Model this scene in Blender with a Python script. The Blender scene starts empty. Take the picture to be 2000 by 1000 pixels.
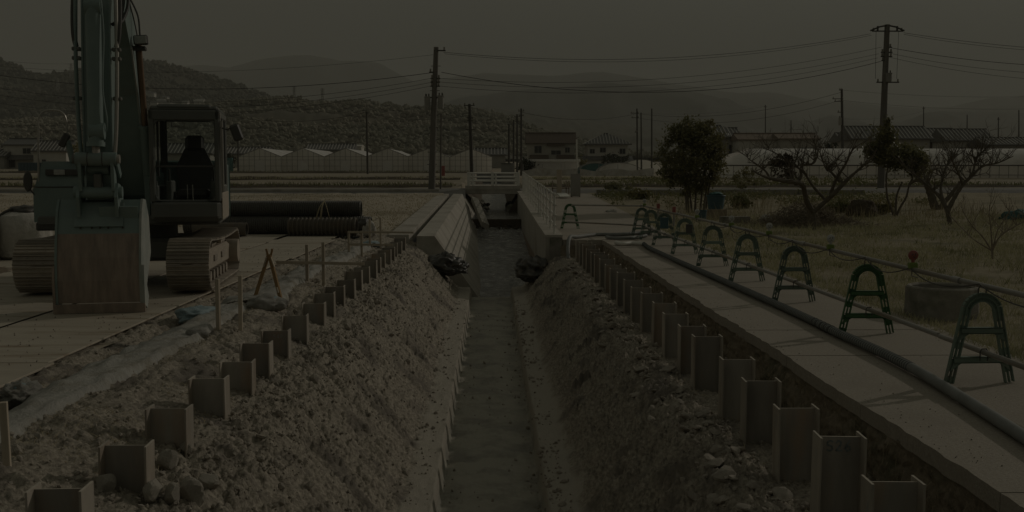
import bpy, math, random
import numpy as np
from mathutils import Vector, Matrix, Euler
random.seed(7)
rng = np.random.default_rng(11)
R = math.radians
scene = bpy.context.scene
COL = scene.collection

# ---------------------------------------------------------------- camera
F = 2080.0; CZ = 1.87
PITCH = math.atan(168.0 / F); YAW = math.atan(40.0 * math.cos(PITCH) / F)
cam_d = bpy.data.cameras.new('camera'); cam = bpy.data.objects.new('camera', cam_d); COL.objects.link(cam)
cam.location = (0, 0, CZ); cam.rotation_euler = (math.pi / 2 - PITCH, 0, -YAW)
cam_d.sensor_width = 36.0; cam_d.lens = 36.0 * F / 2000.0
cam_d.clip_start = 0.05; cam_d.clip_end = 30000
scene.camera = cam

# ---------------------------------------------------------------- sky, sun, exposure
SUN_EL = R(24.0); SUN_H = (0.83, 0.557)                # the sun stands to the right, beyond the canal
sun_az = math.atan2(SUN_H[0], SUN_H[1])
world = bpy.data.worlds.new('World'); scene.world = world; world.use_nodes = True
nt = world.node_tree; nt.nodes.clear()
sky = nt.nodes.new('ShaderNodeTexSky'); sky.sky_type = 'NISHITA'; sky.sun_disc = False
sky.sun_elevation = SUN_EL; sky.sun_rotation = sun_az
sky.air_density = 8.5; sky.dust_density = 1.0; sky.ozone_density = 1.0; sky.altitude = 0
bw = nt.nodes.new('ShaderNodeRGBToBW')
tint = nt.nodes.new('ShaderNodeMix'); tint.data_type = 'RGBA'; tint.blend_type = 'MULTIPLY'      # even white balance of the hazy, pale sky
tint.inputs['Factor'].default_value = 1.0; tint.inputs['B'].default_value = (1.0, 1.0, 0.82, 1)
bg = nt.nodes.new('ShaderNodeBackground'); bg.inputs['Strength'].default_value = 0.15
wo = nt.nodes.new('ShaderNodeOutputWorld')
nt.links.new(sky.outputs[0], bw.inputs[0]); nt.links.new(bw.outputs[0], tint.inputs['A'])
nt.links.new(tint.outputs['Result'], bg.inputs['Color']); nt.links.new(bg.outputs[0], wo.inputs[0])
sun_d = bpy.data.lights.new('sun', 'SUN'); sun_d.energy = 2.65; sun_d.angle = R(0.6); sun_d.color = (1.0, 0.91, 0.79)
sun = bpy.data.objects.new('sun', sun_d); COL.objects.link(sun)
sd = Vector((SUN_H[0] * math.cos(SUN_EL), SUN_H[1] * math.cos(SUN_EL), math.sin(SUN_EL))).normalized()
sun.rotation_euler = sd.to_track_quat('Z', 'Y').to_euler(); sun.location = (30, 20, 30)
vs = scene.view_settings
vs.view_transform = 'Standard'; vs.look = 'None'; vs.gamma = 1.0; vs.use_curve_mapping = False
vs.exposure = -2.63
cy = scene.cycles
cy.use_denoising = True; cy.max_bounces = 8; cy.transparent_max_bounces = 16; cy.volume_bounces = 1
cy.caustics_reflective = False; cy.caustics_refractive = False

# ---------------------------------------------------------------- pixel <-> place (only used to measure positions)
_r = Vector((math.cos(YAW), -math.sin(YAW), 0)); _f = Vector((math.sin(YAW) * math.cos(PITCH), math.cos(YAW) * math.cos(PITCH), -math.sin(PITCH)))
_u = _r.cross(_f)
def ray(px, py): return _f * F + _r * (px - 1000) + _u * (500 - py)
def at_z(px, py, z=0.0):
    v = ray(px, py); t = (z - CZ) / v.z; return Vector((v.x * t, v.y * t, z))
def at_y(px, py, Y):
    v = ray(px, py); t = Y / v.y; return Vector((v.x * t, Y, CZ + v.z * t))

# ---------------------------------------------------------------- noise
def _h(ix, iy, s):
    n = (ix.astype(np.int64) * 374761393 + iy.astype(np.int64) * 668265263 + s * 1442695041) & 0xffffffff
    n = ((n ^ (n >> 13)) * 1274126177) & 0xffffffff
    return ((n ^ (n >> 16)) & 0xffffff) / float(0xffffff)
def vn(x, y, s=0):
    x = np.asarray(x, float); y = np.asarray(y, float)
    ix = np.floor(x); iy = np.floor(y); fx = x - ix; fy = y - iy
    fx = fx * fx * (3 - 2 * fx); fy = fy * fy * (3 - 2 * fy)
    a = _h(ix, iy, s); b = _h(ix + 1, iy, s); c = _h(ix, iy + 1, s); d = _h(ix + 1, iy + 1, s)
    return ((a + (b - a) * fx) * (1 - fy) + (c + (d - c) * fx) * fy) * 2 - 1
def fbm(x, y, o=4, s=0):
    t = 0; a = 1.0; k = 1.0; n = 0
    for i in range(o):
        t = t + a * vn(x * k + 17.3 * i, y * k - 9.1 * i, s + i); n += a; a *= .5; k *= 2.03
    return t / n
def worley(x, y, s=0):
    x = np.asarray(x, float); y = np.asarray(y, float)
    ix = np.floor(x); iy = np.floor(y); best = np.full(x.shape, 9.0)
    for dx in (-1, 0, 1):
        for dy in (-1, 0, 1):
            cx = ix + dx; c_y = iy + dy
            px = cx + _h(cx, c_y, s); py = c_y + _h(cx, c_y, s + 71)
            best = np.minimum(best, (px - x) ** 2 + (py - y) ** 2)
    return np.sqrt(best)

# ---------------------------------------------------------------- mesh helpers
def tag(o, label=None, cat=None, group=None, kind=None):
    if label: o['label'] = label
    if cat: o['category'] = cat
    if group: o['group'] = group
    if kind: o['kind'] = kind
    return o
def link(o, parent=None):
    COL.objects.link(o)
    if parent is not None: o.parent = parent
    return o
def empty(name, loc=(0, 0, 0), rz=0.0, parent=None):
    o = bpy.data.objects.new(name, None); o.empty_display_size = .2
    o.location = loc; o.rotation_euler = (0, 0, rz); return link(o, parent)
def arr_mesh(name, V, Fc, mat=None, smooth=False):
    V = np.asarray(V, np.float32); Fc = np.asarray(Fc, np.int32); k = Fc.shape[1]
    me = bpy.data.meshes.new(name)
    me.vertices.add(len(V)); me.vertices.foreach_set('co', V.ravel())
    me.loops.add(Fc.size); me.loops.foreach_set('vertex_index', Fc.ravel())
    me.polygons.add(len(Fc)); me.polygons.foreach_set('loop_start', np.arange(0, Fc.size, k, dtype=np.int32))
    me.polygons.foreach_set('use_smooth', np.full(len(Fc), smooth))
    me.update(calc_edges=True)
    if mat: me.materials.append(mat)
    return me
def arr_obj(name, V, Fc, mat, parent=None, smooth=False):
    return link(bpy.data.objects.new(name, arr_mesh(name, V, Fc, mat, smooth)), parent)
def grid_obj(name, X, Y, Z, mat, parent=None, smooth=True):
    n, m = X.shape
    V = np.stack([X, Y, Z], -1).reshape(-1, 3)
    i = np.arange(n * m).reshape(n, m)
    Fc = np.stack([i[:-1, :-1], i[:-1, 1:], i[1:, 1:], i[1:, :-1]], -1).reshape(-1, 4)
    return arr_obj(name, V, Fc, mat, parent, smooth)

class MB:
    def __init__(s): s.v = []; s.f = []
    def add(s, vs, fs):
        b = len(s.v); s.v += [tuple(v) for v in vs]; s.f += [tuple(b + i for i in f) for f in fs]; return s
    def box(s, c, d, rot=None, b=0.0):
        hx, hy, hz = d[0] / 2, d[1] / 2, d[2] / 2
        c = Vector(c)
        M = None if rot is None else (rot if isinstance(rot, Matrix) else Euler(rot).to_matrix())
        b = min(b, hx * .9, hy * .9, hz * .9)
        if b <= 0:
            P = [Vector((x * hx, y * hy, z * hz)) for x in (-1, 1) for y in (-1, 1) for z in (-1, 1)]
            fs = [(0, 1, 3, 2), (4, 6, 7, 5), (0, 4, 5, 1), (2, 3, 7, 6), (0, 2, 6, 4), (1, 5, 7, 3)]
        else:
            P = []; idx = {}
            for x in (-1, 1):
                for y in (-1, 1):
                    for z in (-1, 1):
                        for a in range(3):
                            p = [x * (hx - b), y * (hy - b), z * (hz - b)]
                            p[a] = (x * hx, y * hy, z * hz)[a]
                            idx[(x, y, z, a)] = len(P); P.append(Vector(p))
            fs = []
            for a in range(3):
                o = [i for i in range(3) if i != a]
                for sg in (-1, 1):
                    q = []
                    for (p1, p2) in ((-1, -1), (1, -1), (1, 1), (-1, 1)):
                        k = [0, 0, 0]; k[a] = sg; k[o[0]] = p1; k[o[1]] = p2; q.append(idx[(k[0], k[1], k[2], a)])
                    fs.append(q)
            for a in range(3):
                o = [i for i in range(3) if i != a]
                for s1 in (-1, 1):
                    for s2 in (-1, 1):
                        q = []
                        for (t, ax) in ((-1, o[0]), (1, o[0]), (1, o[1]), (-1, o[1])):
                            k = [0, 0, 0]; k[a] = t; k[o[0]] = s1; k[o[1]] = s2; q.append(idx[(k[0], k[1], k[2], ax)])
                        fs.append(q)
            for x in (-1, 1):
                for y in (-1, 1):
                    for z in (-1, 1): fs.append([idx[(x, y, z, a)] for a in range(3)])
        if M is not None: P = [M @ p for p in P]
        return s.add([p + c for p in P], fs)
    def box2(s, a, b_, bev=0.0):
        return s.box([(a[i] + b_[i]) / 2 for i in range(3)], [abs(b_[i] - a[i]) for i in range(3)], None, bev)
    def tube(s, pts, r, n=8, caps=True):
        pts = [Vector(p) for p in pts]; m = len(pts)
        rs = r if isinstance(r, (list, tuple)) else [r] * m
        t0 = (pts[1] - pts[0]).normalized()
        nrm = t0.orthogonal().normalized(); vs = []; fs = []
        for i, p in enumerate(pts):
            if i == 0: t = t0
            elif i == m - 1: t = (pts[i] - pts[i - 1]).normalized()
            else:
                t = (pts[i + 1] - pts[i - 1])
                t = t.normalized() if t.length > 1e-9 else t0
            nrm = (nrm - t * nrm.dot(t))
            nrm = nrm.normalized() if nrm.length > 1e-6 else t.orthogonal().normalized()
            bn = t.cross(nrm)
            for k in range(n):
                a = 2 * math.pi * k / n
                vs.append(p + (nrm * math.cos(a) + bn * math.sin(a)) * rs[i])
        for i in range(m - 1):
            for k in range(n):
                k2 = (k + 1) % n
                fs.append((i * n + k, i * n + k2, (i + 1) * n + k2, (i + 1) * n + k))
        if caps:
            fs.append(tuple(range(n - 1, -1, -1))); fs.append(tuple((m - 1) * n + k for k in range(n)))
        return s.add(vs, fs)
    def prism(s, poly, a, b_, axis='x'):
        n = len(poly)
        def mk(p, w):
            if axis == 'x': return (w, p[0], p[1])
            if axis == 'y': return (p[0], w, p[1])
            return (p[0], p[1], w)
        vs = [mk(p, a) for p in poly] + [mk(p, b_) for p in poly]
        fs = [tuple(range(n - 1, -1, -1)), tuple(range(n, 2 * n))]
        fs += [(i, (i + 1) % n, n + (i + 1) % n, n + i) for i in range(n)]
        return s.add(vs, fs)
    def lathe(s, prof, c=(0, 0, 0), n=20, axis='z'):
        c = Vector(c); vs = []; fs = []; m = len(prof)
        for (r, z) in prof:
            for k in range(n):
                a = 2 * math.pi * k / n; x, y = r * math.cos(a), r * math.sin(a)
                v = (x, y, z) if axis == 'z' else ((z, x, y) if axis == 'x' else (x, z, y))
                vs.append(c + Vector(v))
        for i in range(m - 1):
            for k in range(n):
                k2 = (k + 1) % n; fs.append((i * n + k, i * n + k2, (i + 1) * n + k2, (i + 1) * n + k))
        return s.add(vs, fs)
    def quad(s, a, b_, c, d): return s.add([a, b_, c, d], [(0, 1, 2, 3)])
    def mesh(s, name, mat=None, smooth=False):
        me = bpy.data.meshes.new(name); me.from_pydata(s.v, [], s.f); me.update()
        import bmesh
        bm = bmesh.new(); bm.from_mesh(me); bmesh.ops.recalc_face_normals(bm, faces=bm.faces); bm.to_mesh(me); bm.free()
        if smooth:
            me.polygons.foreach_set('use_smooth', [True] * len(me.polygons))
            try: me.set_sharp_from_angle(angle=R(40))
            except Exception: pass
        if mat: me.materials.append(mat)
        return me
    def build(s, name, mat, parent=None, smooth=False, loc=None):
        o = bpy.data.objects.new(name, s.mesh(name, mat, smooth))
        if loc is not None: o.location = loc
        return link(o, parent)
def inst(name, me, parent=None, loc=(0, 0, 0), rot=(0, 0, 0), scale=None):
    o = bpy.data.objects.new(name, me); o.location = loc; o.rotation_euler = rot
    if scale is not None: o.scale = scale
    return link(o, parent)
def copy_tree(o, parent=None):
    c = o.copy(); link(c, parent)
    for ch in list(o.children): copy_tree(ch, c)
    return c
ORD = 'first second third fourth fifth sixth seventh eighth ninth tenth eleventh twelfth thirteenth fourteenth fifteenth sixteenth seventeenth eighteenth nineteenth twentieth twenty-first twenty-second twenty-third twenty-fourth twenty-fifth'.split()

# ---------------------------------------------------------------- materials
def mat(name, c1, c2=None, scale=4.0, rough=.85, bump=0.0, bscale=None, c3=None, s3=.6, stretch=(1, 1, 1), metal=0.0, spec=.3, detail=6, t3=(.5, .68), wpos=False, rnd=0.0, trans=0.0):
    m = bpy.data.materials.new(name); m.use_nodes = True
    N = m.node_tree.nodes; L = m.node_tree.links; N.clear()
    out = N.new('ShaderNodeOutputMaterial'); p = N.new('ShaderNodeBsdfPrincipled'); L.new(p.outputs[0], out.inputs[0])
    p.inputs['Roughness'].default_value = rough; p.inputs['Metallic'].default_value = metal; p.inputs['Specular IOR Level'].default_value = spec
    tc = N.new('ShaderNodeTexCoord'); mp = N.new('ShaderNodeMapping'); mp.inputs['Scale'].default_value = stretch
    if wpos:
        g = N.new('ShaderNodeNewGeometry'); L.new(g.outputs['Position'], mp.inputs['Vector'])
    else:
        oi = N.new('ShaderNodeObjectInfo'); ad = N.new('ShaderNodeVectorMath'); ad.operation = 'ADD'
        sc = N.new('ShaderNodeMath'); sc.operation = 'MULTIPLY'; sc.inputs[1].default_value = 37.0
        L.new(oi.outputs['Random'], sc.inputs[0]); L.new(tc.outputs['Object'], ad.inputs[0]); L.new(sc.outputs[0], ad.inputs[1]); L.new(ad.outputs[0], mp.inputs['Vector'])
    vec = mp.outputs[0]
    def noise(s, d=detail, r=.6):
        n = N.new('ShaderNodeTexNoise'); n.inputs['Scale'].default_value = s; n.inputs['Detail'].default_value = d; n.inputs['Roughness'].default_value = r
        L.new(vec, n.inputs['Vector']); return n
    def mixc(fac, a, b):
        x = N.new('ShaderNodeMix'); x.data_type = 'RGBA'; L.new(fac, x.inputs['Factor'])
        for k, q in (('A', a), ('B', b)):
            if isinstance(q, tuple): x.inputs[k].default_value = (*q, 1)
            else: L.new(q, x.inputs[k])
        return x.outputs['Result']
    def ramp(src, a, b):
        r_ = N.new('ShaderNodeMapRange'); r_.inputs[1].default_value = a; r_.inputs[2].default_value = b; L.new(src, r_.inputs[0]); return r_.outputs[0]
    col = c1
    if c2 is not None: col = mixc(ramp(noise(scale).outputs['Fac'], .32, .68), c1, c2)
    if c3 is not None: col = mixc(ramp(noise(s3, 4).outputs['Fac'], *t3), col, c3)
    if rnd > 0 and not isinstance(col, tuple):
        oi2 = N.new('ShaderNodeObjectInfo'); hs = N.new('ShaderNodeHueSaturation'); L.new(col, hs.inputs['Color'])
        mr = N.new('ShaderNodeMapRange'); mr.inputs[3].default_value = 1 - rnd; mr.inputs[4].default_value = 1 + rnd
        L.new(oi2.outputs['Random'], mr.inputs[0]); L.new(mr.outputs[0], hs.inputs['Value']); col = hs.outputs[0]
    if isinstance(col, tuple): p.inputs['Base Color'].default_value = (*col, 1)
    else: L.new(col, p.inputs['Base Color'])
    if bump > 0:
        b = N.new('ShaderNodeBump'); b.inputs['Strength'].default_value = 1.0; b.inputs['Distance'].default_value = bump
        L.new(noise(bscale or scale * 3, 8, .65).outputs['Fac'], b.inputs['Height']); L.new(b.outputs[0], p.inputs['Normal'])
    if trans > 0:
        tr = N.new('ShaderNodeBsdfTranslucent'); mx = N.new('ShaderNodeMixShader'); mx.inputs[0].default_value = trans
        if isinstance(col, tuple): tr.inputs[0].default_value = (*col, 1)
        else: L.new(col, tr.inputs[0])
        L.new(p.outputs[0], mx.inputs[1]); L.new(tr.outputs[0], mx.inputs[2]); L.new(mx.outputs[0], out.inputs[0])
    return m
def glass_mat(name, tintc=(.93, .96, .95), gl=.10):
    m = bpy.data.materials.new(name); m.use_nodes = True; N = m.node_tree.nodes; L = m.node_tree.links; N.clear()
    out = N.new('ShaderNodeOutputMaterial'); t = N.new('ShaderNodeBsdfTransparent'); t.inputs[0].default_value = (*tintc, 1)
    g = N.new('ShaderNodeBsdfGlossy'); g.inputs['Roughness'].default_value = .04
    fr = N.new('ShaderNodeFresnel'); fr.inputs[0].default_value = 1.45
    mx = N.new('ShaderNodeMixShader'); L.new(fr.outputs[0], mx.inputs[0]); L.new(t.outputs[0], mx.inputs[1]); L.new(g.outputs[0], mx.inputs[2]); L.new(mx.outputs[0], out.inputs[0])
    return m
M = {}
M['earth'] = mat('earth', (.50, .445, .36), (.19, .168, .134), 30, .95, .014, 70, c3=(.19, .168, .14), s3=1.3, wpos=True, t3=(.52, .66))
def floor_tint(m, z0, z1, colr, fac):
    N = m.node_tree.nodes; L = m.node_tree.links; pr = [q for q in N if q.type == 'BSDF_PRINCIPLED'][0]
    g = N.new('ShaderNodeNewGeometry'); sp = N.new('ShaderNodeSeparateXYZ'); L.new(g.outputs['Position'], sp.inputs[0])
    mr = N.new('ShaderNodeMapRange'); mr.inputs[1].default_value = z0; mr.inputs[2].default_value = z1; mr.inputs[4].default_value = fac; L.new(sp.outputs['Z'], mr.inputs[0])
    nz = N.new('ShaderNodeTexNoise'); nz.inputs['Scale'].default_value = 1.9; nz.inputs['Detail'].default_value = 7; nz.inputs['Roughness'].default_value = .65; L.new(g.outputs['Position'], nz.inputs['Vector'])
    dm = N.new('ShaderNodeMix'); dm.data_type = 'RGBA'; dm.inputs['A'].default_value = (*colr, 1); dm.inputs['B'].default_value = (colr[0] * .55, colr[1] * .55, colr[2] * .55, 1)
    dr = N.new('ShaderNodeMapRange'); dr.inputs[1].default_value = .46; dr.inputs[2].default_value = .62; L.new(nz.outputs['Fac'], dr.inputs[0]); L.new(dr.outputs[0], dm.inputs['Factor'])
    rm = N.new('ShaderNodeMath'); rm.operation = 'MULTIPLY'; L.new(dr.outputs[0], rm.inputs[0]); L.new(mr.outputs[0], rm.inputs[1]); rr = N.new('ShaderNodeMapRange'); rr.inputs[3].default_value = .95; rr.inputs[4].default_value = .45; L.new(rm.outputs[0], rr.inputs[0]); L.new(rr.outputs[0], pr.inputs['Roughness'])
    mx = N.new('ShaderNodeMix'); mx.data_type = 'RGBA'; L.new(dm.outputs['Result'], mx.inputs['B'])
    old = pr.inputs['Base Color'].links[0].from_socket; L.new(old, mx.inputs['A']); L.new(mr.outputs[0], mx.inputs['Factor']); L.new(mx.outputs['Result'], pr.inputs['Base Color'])
def ledge_tint(m, colr):
    N = m.node_tree.nodes; L = m.node_tree.links; pr = [q for q in N if q.type == 'BSDF_PRINCIPLED'][0]
    g = N.new('ShaderNodeNewGeometry'); sp = N.new('ShaderNodeSeparateXYZ'); L.new(g.outputs['Position'], sp.inputs[0])
    ab = N.new('ShaderNodeMath'); ab.operation = 'ABSOLUTE'; L.new(sp.outputs['X'], ab.inputs[0])
    nz = N.new('ShaderNodeTexNoise'); nz.inputs['Scale'].default_value = 2.5; nz.inputs['Detail'].default_value = 6; L.new(g.outputs['Position'], nz.inputs['Vector'])
    ad = N.new('ShaderNodeMath'); ad.operation = 'MULTIPLY_ADD'; ad.inputs[1].default_value = .35; L.new(nz.outputs['Fac'], ad.inputs[0]); L.new(ab.outputs[0], ad.inputs[2])
    mr = N.new('ShaderNodeMapRange'); mr.inputs[1].default_value = 1.09; mr.inputs[2].default_value = 1.02; mr.inputs[4].default_value = .8; L.new(ad.outputs[0], mr.inputs[0])
    mx = N.new('ShaderNodeMix'); mx.data_type = 'RGBA'; mx.inputs['B'].default_value = (*colr, 1)
    old = pr.inputs['Base Color'].links[0].from_socket; L.new(old, mx.inputs['A']); L.new(mr.outputs[0], mx.inputs['Factor']); L.new(mx.outputs['Result'], pr.inputs['Base Color'])
ledge_tint(M['earth'], (.47, .43, .36))      # pale lean-concrete ledges either side of the floor
floor_tint(M['earth'], -1.48, -1.56, (.43, .41, .345), .8)     # the trench floor is blinded with grey lean concrete
M['clod'] = mat('clod', (.41, .37, .31), (.27, .24, .20), 14, .95, .006, 80, wpos=True)
M['rock'] = mat('rock', (.50, .46, .39), (.36, .33, .275), 9, .9, .008, 40)
M['straw'] = mat('straw', (.50, .43, .28), (.36, .30, .19), 3, .9, wpos=True)
M['root'] = mat('root', (.38, .325, .23), (.25, .21, .15), 3, .95, wpos=True)
M['bank'] = mat('bank', (.34, .285, .21), (.22, .185, .135), 8, .95, .02, 40, c3=(.14, .135, .09), s3=2, wpos=True)
M['path'] = mat('path', (.43, .385, .32), (.31, .275, .225), 45, .9, .006, 90, c3=(.31, .275, .225), s3=.8, wpos=True, detail=4, t3=(.5, .8))
M['concrete'] = mat('concrete', (.50, .465, .40), (.40, .37, .315), 2.2, .85, .003, 60, c3=(.32, .29, .24), s3=.9, wpos=True, detail=8)
M['old_concrete'] = mat('old_concrete', (.34, .32, .27), (.22, .205, .175), 3, .9, .008, 30, c3=(.15, .15, .11), s3=2.2)
M['plate'] = mat('plate', (.50, .45, .36), (.42, .37, .295), 1.1, .7, .002, 30, c3=(.27, .21, .14), s3=1.4, stretch=(.35, 2.2, 1), detail=8, rnd=.06, t3=(.54, .7))
M['pile'] = mat('pile', (.37, .335, .285), (.26, .24, .205), 6, .6, .002, 30, c3=(.35, .27, .20), s3=3.5, stretch=(1, 1, .25), rnd=.2, spec=.4)
M['pile_edge'] = mat('pile_edge', (.52, .47, .39), (.40, .36, .30), 10, .65, .001, 40, stretch=(1, 1, .3), rnd=.2)
M['pile_flange'] = mat('pile_flange', (.46, .41, .34), (.36, .325, .27), 8, .6, .002, 40, c3=(.30, .25, .195), s3=3, stretch=(1, 1, .2), rnd=.15)  # paler than the web: light catching the flanges put into the colour
M['chalk'] = mat('chalk', (.45, .45, .42), (.34, .34, .31), 30, .9)
M['blue_chalk'] = mat('blue_chalk', (.26, .29, .285), (.24, .27, .265), 30, .9)
M['sheet'] = mat('sheet', (.50, .485, .435), (.41, .395, .355), 2.0, .7, .03, 16, c3=(.36, .33, .27), s3=3, trans=.15)
M['blue_sheet'] = mat('blue_sheet', (.33, .40, .41), (.20, .28, .30), 5, .5, .01, 12)
M['black_sheet'] = mat('black_sheet', (.085, .08, .068), (.05, .048, .042), 4, .42, .01, 10, spec=.5, c3=(.13, .11, .085), s3=3)
M['wood'] = mat('wood', (.52, .45, .35), (.42, .36, .275), 6, .8, .001, 60, stretch=(6, 6, .5), rnd=.12)
M['wood_tan'] = mat('wood_tan', (.38, .25, .12), (.27, .17, .08), 6, .75, stretch=(6, 6, .6))
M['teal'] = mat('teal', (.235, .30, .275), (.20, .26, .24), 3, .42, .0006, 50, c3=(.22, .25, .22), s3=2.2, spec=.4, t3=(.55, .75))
M['teal_sunlit'] = mat('teal_sunlit', (.42, .43, .385), (.34, .36, .325), 4, .6, .001, 40, c3=(.26, .30, .27), s3=3)  # dust-pale teal for sun-facing parts, with sunlight put into the colour
M['rust'] = mat('rust', (.40, .32, .255), (.27, .22, .18), 5, .7, .003, 40, c3=(.25, .205, .17), s3=3, stretch=(3, 1, .5))
M['track'] = mat('track', (.44, .385, .315), (.34, .30, .25), 7, .65, .002, 40, rnd=.2)
M['track_dust'] = mat('track_dust', (.48, .42, .34), (.38, .33, .265), 8, .9, .002, 50)
M['black'] = mat('black', (.10, .096, .086), (.08, .077, .07), 5, .5, spec=.4)
M['cabgrey'] = mat('cabgrey', (.17, .172, .152), (.14, .142, .128), 4, .5, spec=.4, c3=(.18, .175, .15), s3=2)
M['silver'] = mat('silver', (.50, .47, .41), (.40, .375, .33), 8, .38, metal=.3, spec=.5)
M['copper'] = mat('copper', (.27, .185, .125), (.22, .15, .10), 4, .4, metal=.3)
M['rubber'] = mat('rubber', (.08, .078, .07), (.10, .096, .086), 12, .6)
M['lens'] = mat('lens', (.50, .50, .46), (.40, .40, .37), 20, .2, spec=.6)
M['red'] = mat('red', (.33, .10, .08), (.25, .08, .065), 12, .35, spec=.5)
M['orange'] = mat('orange', (.55, .25, .03), (.45, .19, .02), 8, .35, spec=.5)
M['lime'] = mat('lime', (.20, .27, .07), (.15, .21, .05), 8, .5)
M['frame_green'] = mat('frame_green', (.17, .225, .18), (.14, .19, .15), 6, .5, spec=.4, rnd=.2, c3=(.18, .195, .155), s3=4, t3=(.55, .7))
M['frame_bright'] = mat('frame_bright', (.065, .165, .065), (.05, .12, .05), 6, .5, spec=.4)
M['pipe'] = mat('pipe', (.34, .325, .29), (.26, .245, .215), 6, .45, spec=.45, metal=.25, stretch=(1, .2, 1), rnd=.1, c3=(.24, .19, .13), s3=2)
M['hose'] = mat('hose', (.27, .275, .26), (.21, .215, .20), 4, .6, .001, 50, wpos=True)
M['hose_dark'] = mat('hose_dark', (.12, .13, .125), (.09, .10, .095), 6, .6, .001, 50, wpos=True)
M['white_paint'] = mat('white_paint', (.76, .74, .67), (.66, .64, .58), 5, .5, spec=.4)
M['plastic_pipe'] = mat('plastic_pipe', (.12, .115, .10), (.095, .091, .08), 3, .45, spec=.45, c3=(.08, .07, .052), s3=1.6)
M['rust_pipe'] = mat('rust_pipe', (.15, .13, .10), (.115, .10, .08), 7, .7, c3=(.15, .12, .085), s3=3)
M['bag'] = mat('bag', (.58, .555, .50), (.42, .40, .355), 6, .85, .02, 14)
M['bark'] = mat('bark', (.18, .155, .12), (.12, .104, .082), 12, .95, .01, 30)
M['bark_pale'] = mat('bark_pale', (.34, .29, .225), (.22, .185, .14), 14, .95)
M['leaf'] = mat('leaf', (.22, .21, .10), (.145, .145, .075), 6, .45, trans=.4, spec=.4, wpos=True)
M['leaf_yellow'] = mat('leaf_yellow', (.27, .235, .10), (.17, .16, .068), 4, .5, trans=.3, wpos=True)
M['leaf_far'] = mat('leaf_far', (.055, .062, .034), (.035, .042, .024), 2, .8, wpos=True)
M['grass'] = mat('grass', (.50, .465, .29), (.36, .345, .205), .9, .85, trans=.25, c3=(.19, .195, .09), s3=.7, wpos=True, t3=(.52, .66))
M['veg'] = mat('veg', (.13, .15, .06), (.22, .20, .09), 1.5, .7, trans=.25, wpos=True)
M['lot'] = mat('lot', (.34, .295, .20), (.25, .215, .14), 1.3, .95, .02, 25, c3=(.18, .165, .10), s3=.5, wpos=True)
M['field'] = mat('field', (.50, .44, .345), (.41, .36, .28), .9, .95, .02, 14, c3=(.29, .245, .17), s3=.22, stretch=(.7, 1, 1), wpos=True, detail=10)
M['far_field'] = mat('far_field', (.40, .35, .265), (.29, .25, .185), .35, .95, c3=(.21, .185, .13), s3=.11, stretch=(.12, 1, 1), wpos=True)
M['asphalt'] = mat('asphalt', (.21, .20, .18), (.17, .162, .147), 2, .85, wpos=True)
M['film'] = mat('film', (.92, .90, .86), (.84, .82, .78), .9, .5, trans=.35, spec=.5, c3=(.72, .69, .64), s3=.5)
M['film_dim'] = mat('film_dim', (.95, .93, .88), (.86, .84, .79), .9, .5, trans=.6, spec=.5)
M['tube_metal'] = mat('tube_metal', (.30, .29, .265), rough=.5)
M['wall_cream'] = mat('wall_cream', (.42, .40, .35), (.36, .34, .30), 1.2, .9)
M['wall_white'] = mat('wall_white', (.58, .56, .50), (.50, .48, .43), 1.2, .9)
M['wall_grey'] = mat('wall_grey', (.33, .32, .285), (.28, .27, .24), 1.2, .9)
M['roof_dark'] = mat('roof_dark', (.13, .125, .115), (.09, .087, .08), 2.5, .45, spec=.5)
M['roof_rib'] = mat('roof_rib', (.42, .40, .36), (.30, .285, .26), 2, .4, spec=.5)  # pale ribs: sun glints along the tile rows put into the colour
M['roof_brown'] = mat('roof_brown', (.115, .085, .062), (.09, .068, .05), 2, .7)
M['roof_tan'] = mat('roof_tan', (.24, .19, .145), (.19, .15, .115), 2, .7)
M['win'] = mat('win', (.035, .037, .036), rough=.12, spec=.6)
M['alu'] = mat('alu', (.33, .32, .295), rough=.4, metal=.4)
M['pole'] = mat('pole', (.20, .185, .16), (.15, .14, .12), 3, .85, stretch=(2, 2, .3))
M['pole_dark'] = mat('pole_dark', (.10, .093, .08), (.08, .074, .065), 3, .8)
M['wire'] = mat('wire', (.035, .034, .032), rough=.6)
M['hill_near'] = mat('hill_near', (.07, .068, .043), (.05, .05, .033), .02, .95, c3=(.10, .088, .055), s3=.006, wpos=True, detail=12)
M['forest'] = mat('forest', (.088, .09, .064), (.11, .105, .075), .03, .95, c3=(.14, .123, .09), s3=.012, wpos=True, detail=3)
M['forest_pale'] = mat('forest_pale', (.19, .185, .14), (.225, .212, .16), .03, .95, c3=(.26, .235, .18), s3=.012, wpos=True, detail=3)
M['hill_far'] = mat('hill_far', (.045, .046, .034), (.033, .035, .027), .004, .95, wpos=True)
M['dirt_dark'] = mat('dirt_dark', (.12, .095, .065), (.08, .065, .045), 3, .95, .02, 20, wpos=True)
M['gravel'] = mat('gravel', (.28, .225, .16), (.16, .125, .09), 25, .95, .02, 60, wpos=True)
M['tub'] = mat('tub', (.085, .145, .165), (.065, .115, .13), 4, .55)
M['green_tarp'] = mat('green_tarp', (.09, .19, .18), (.06, .14, .135), 4, .6)
M['blue_fence'] = mat('blue_fence', (.075, .12, .14), (.055, .095, .115), 2, .6)
M['glass'] = glass_mat('glass')
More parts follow.
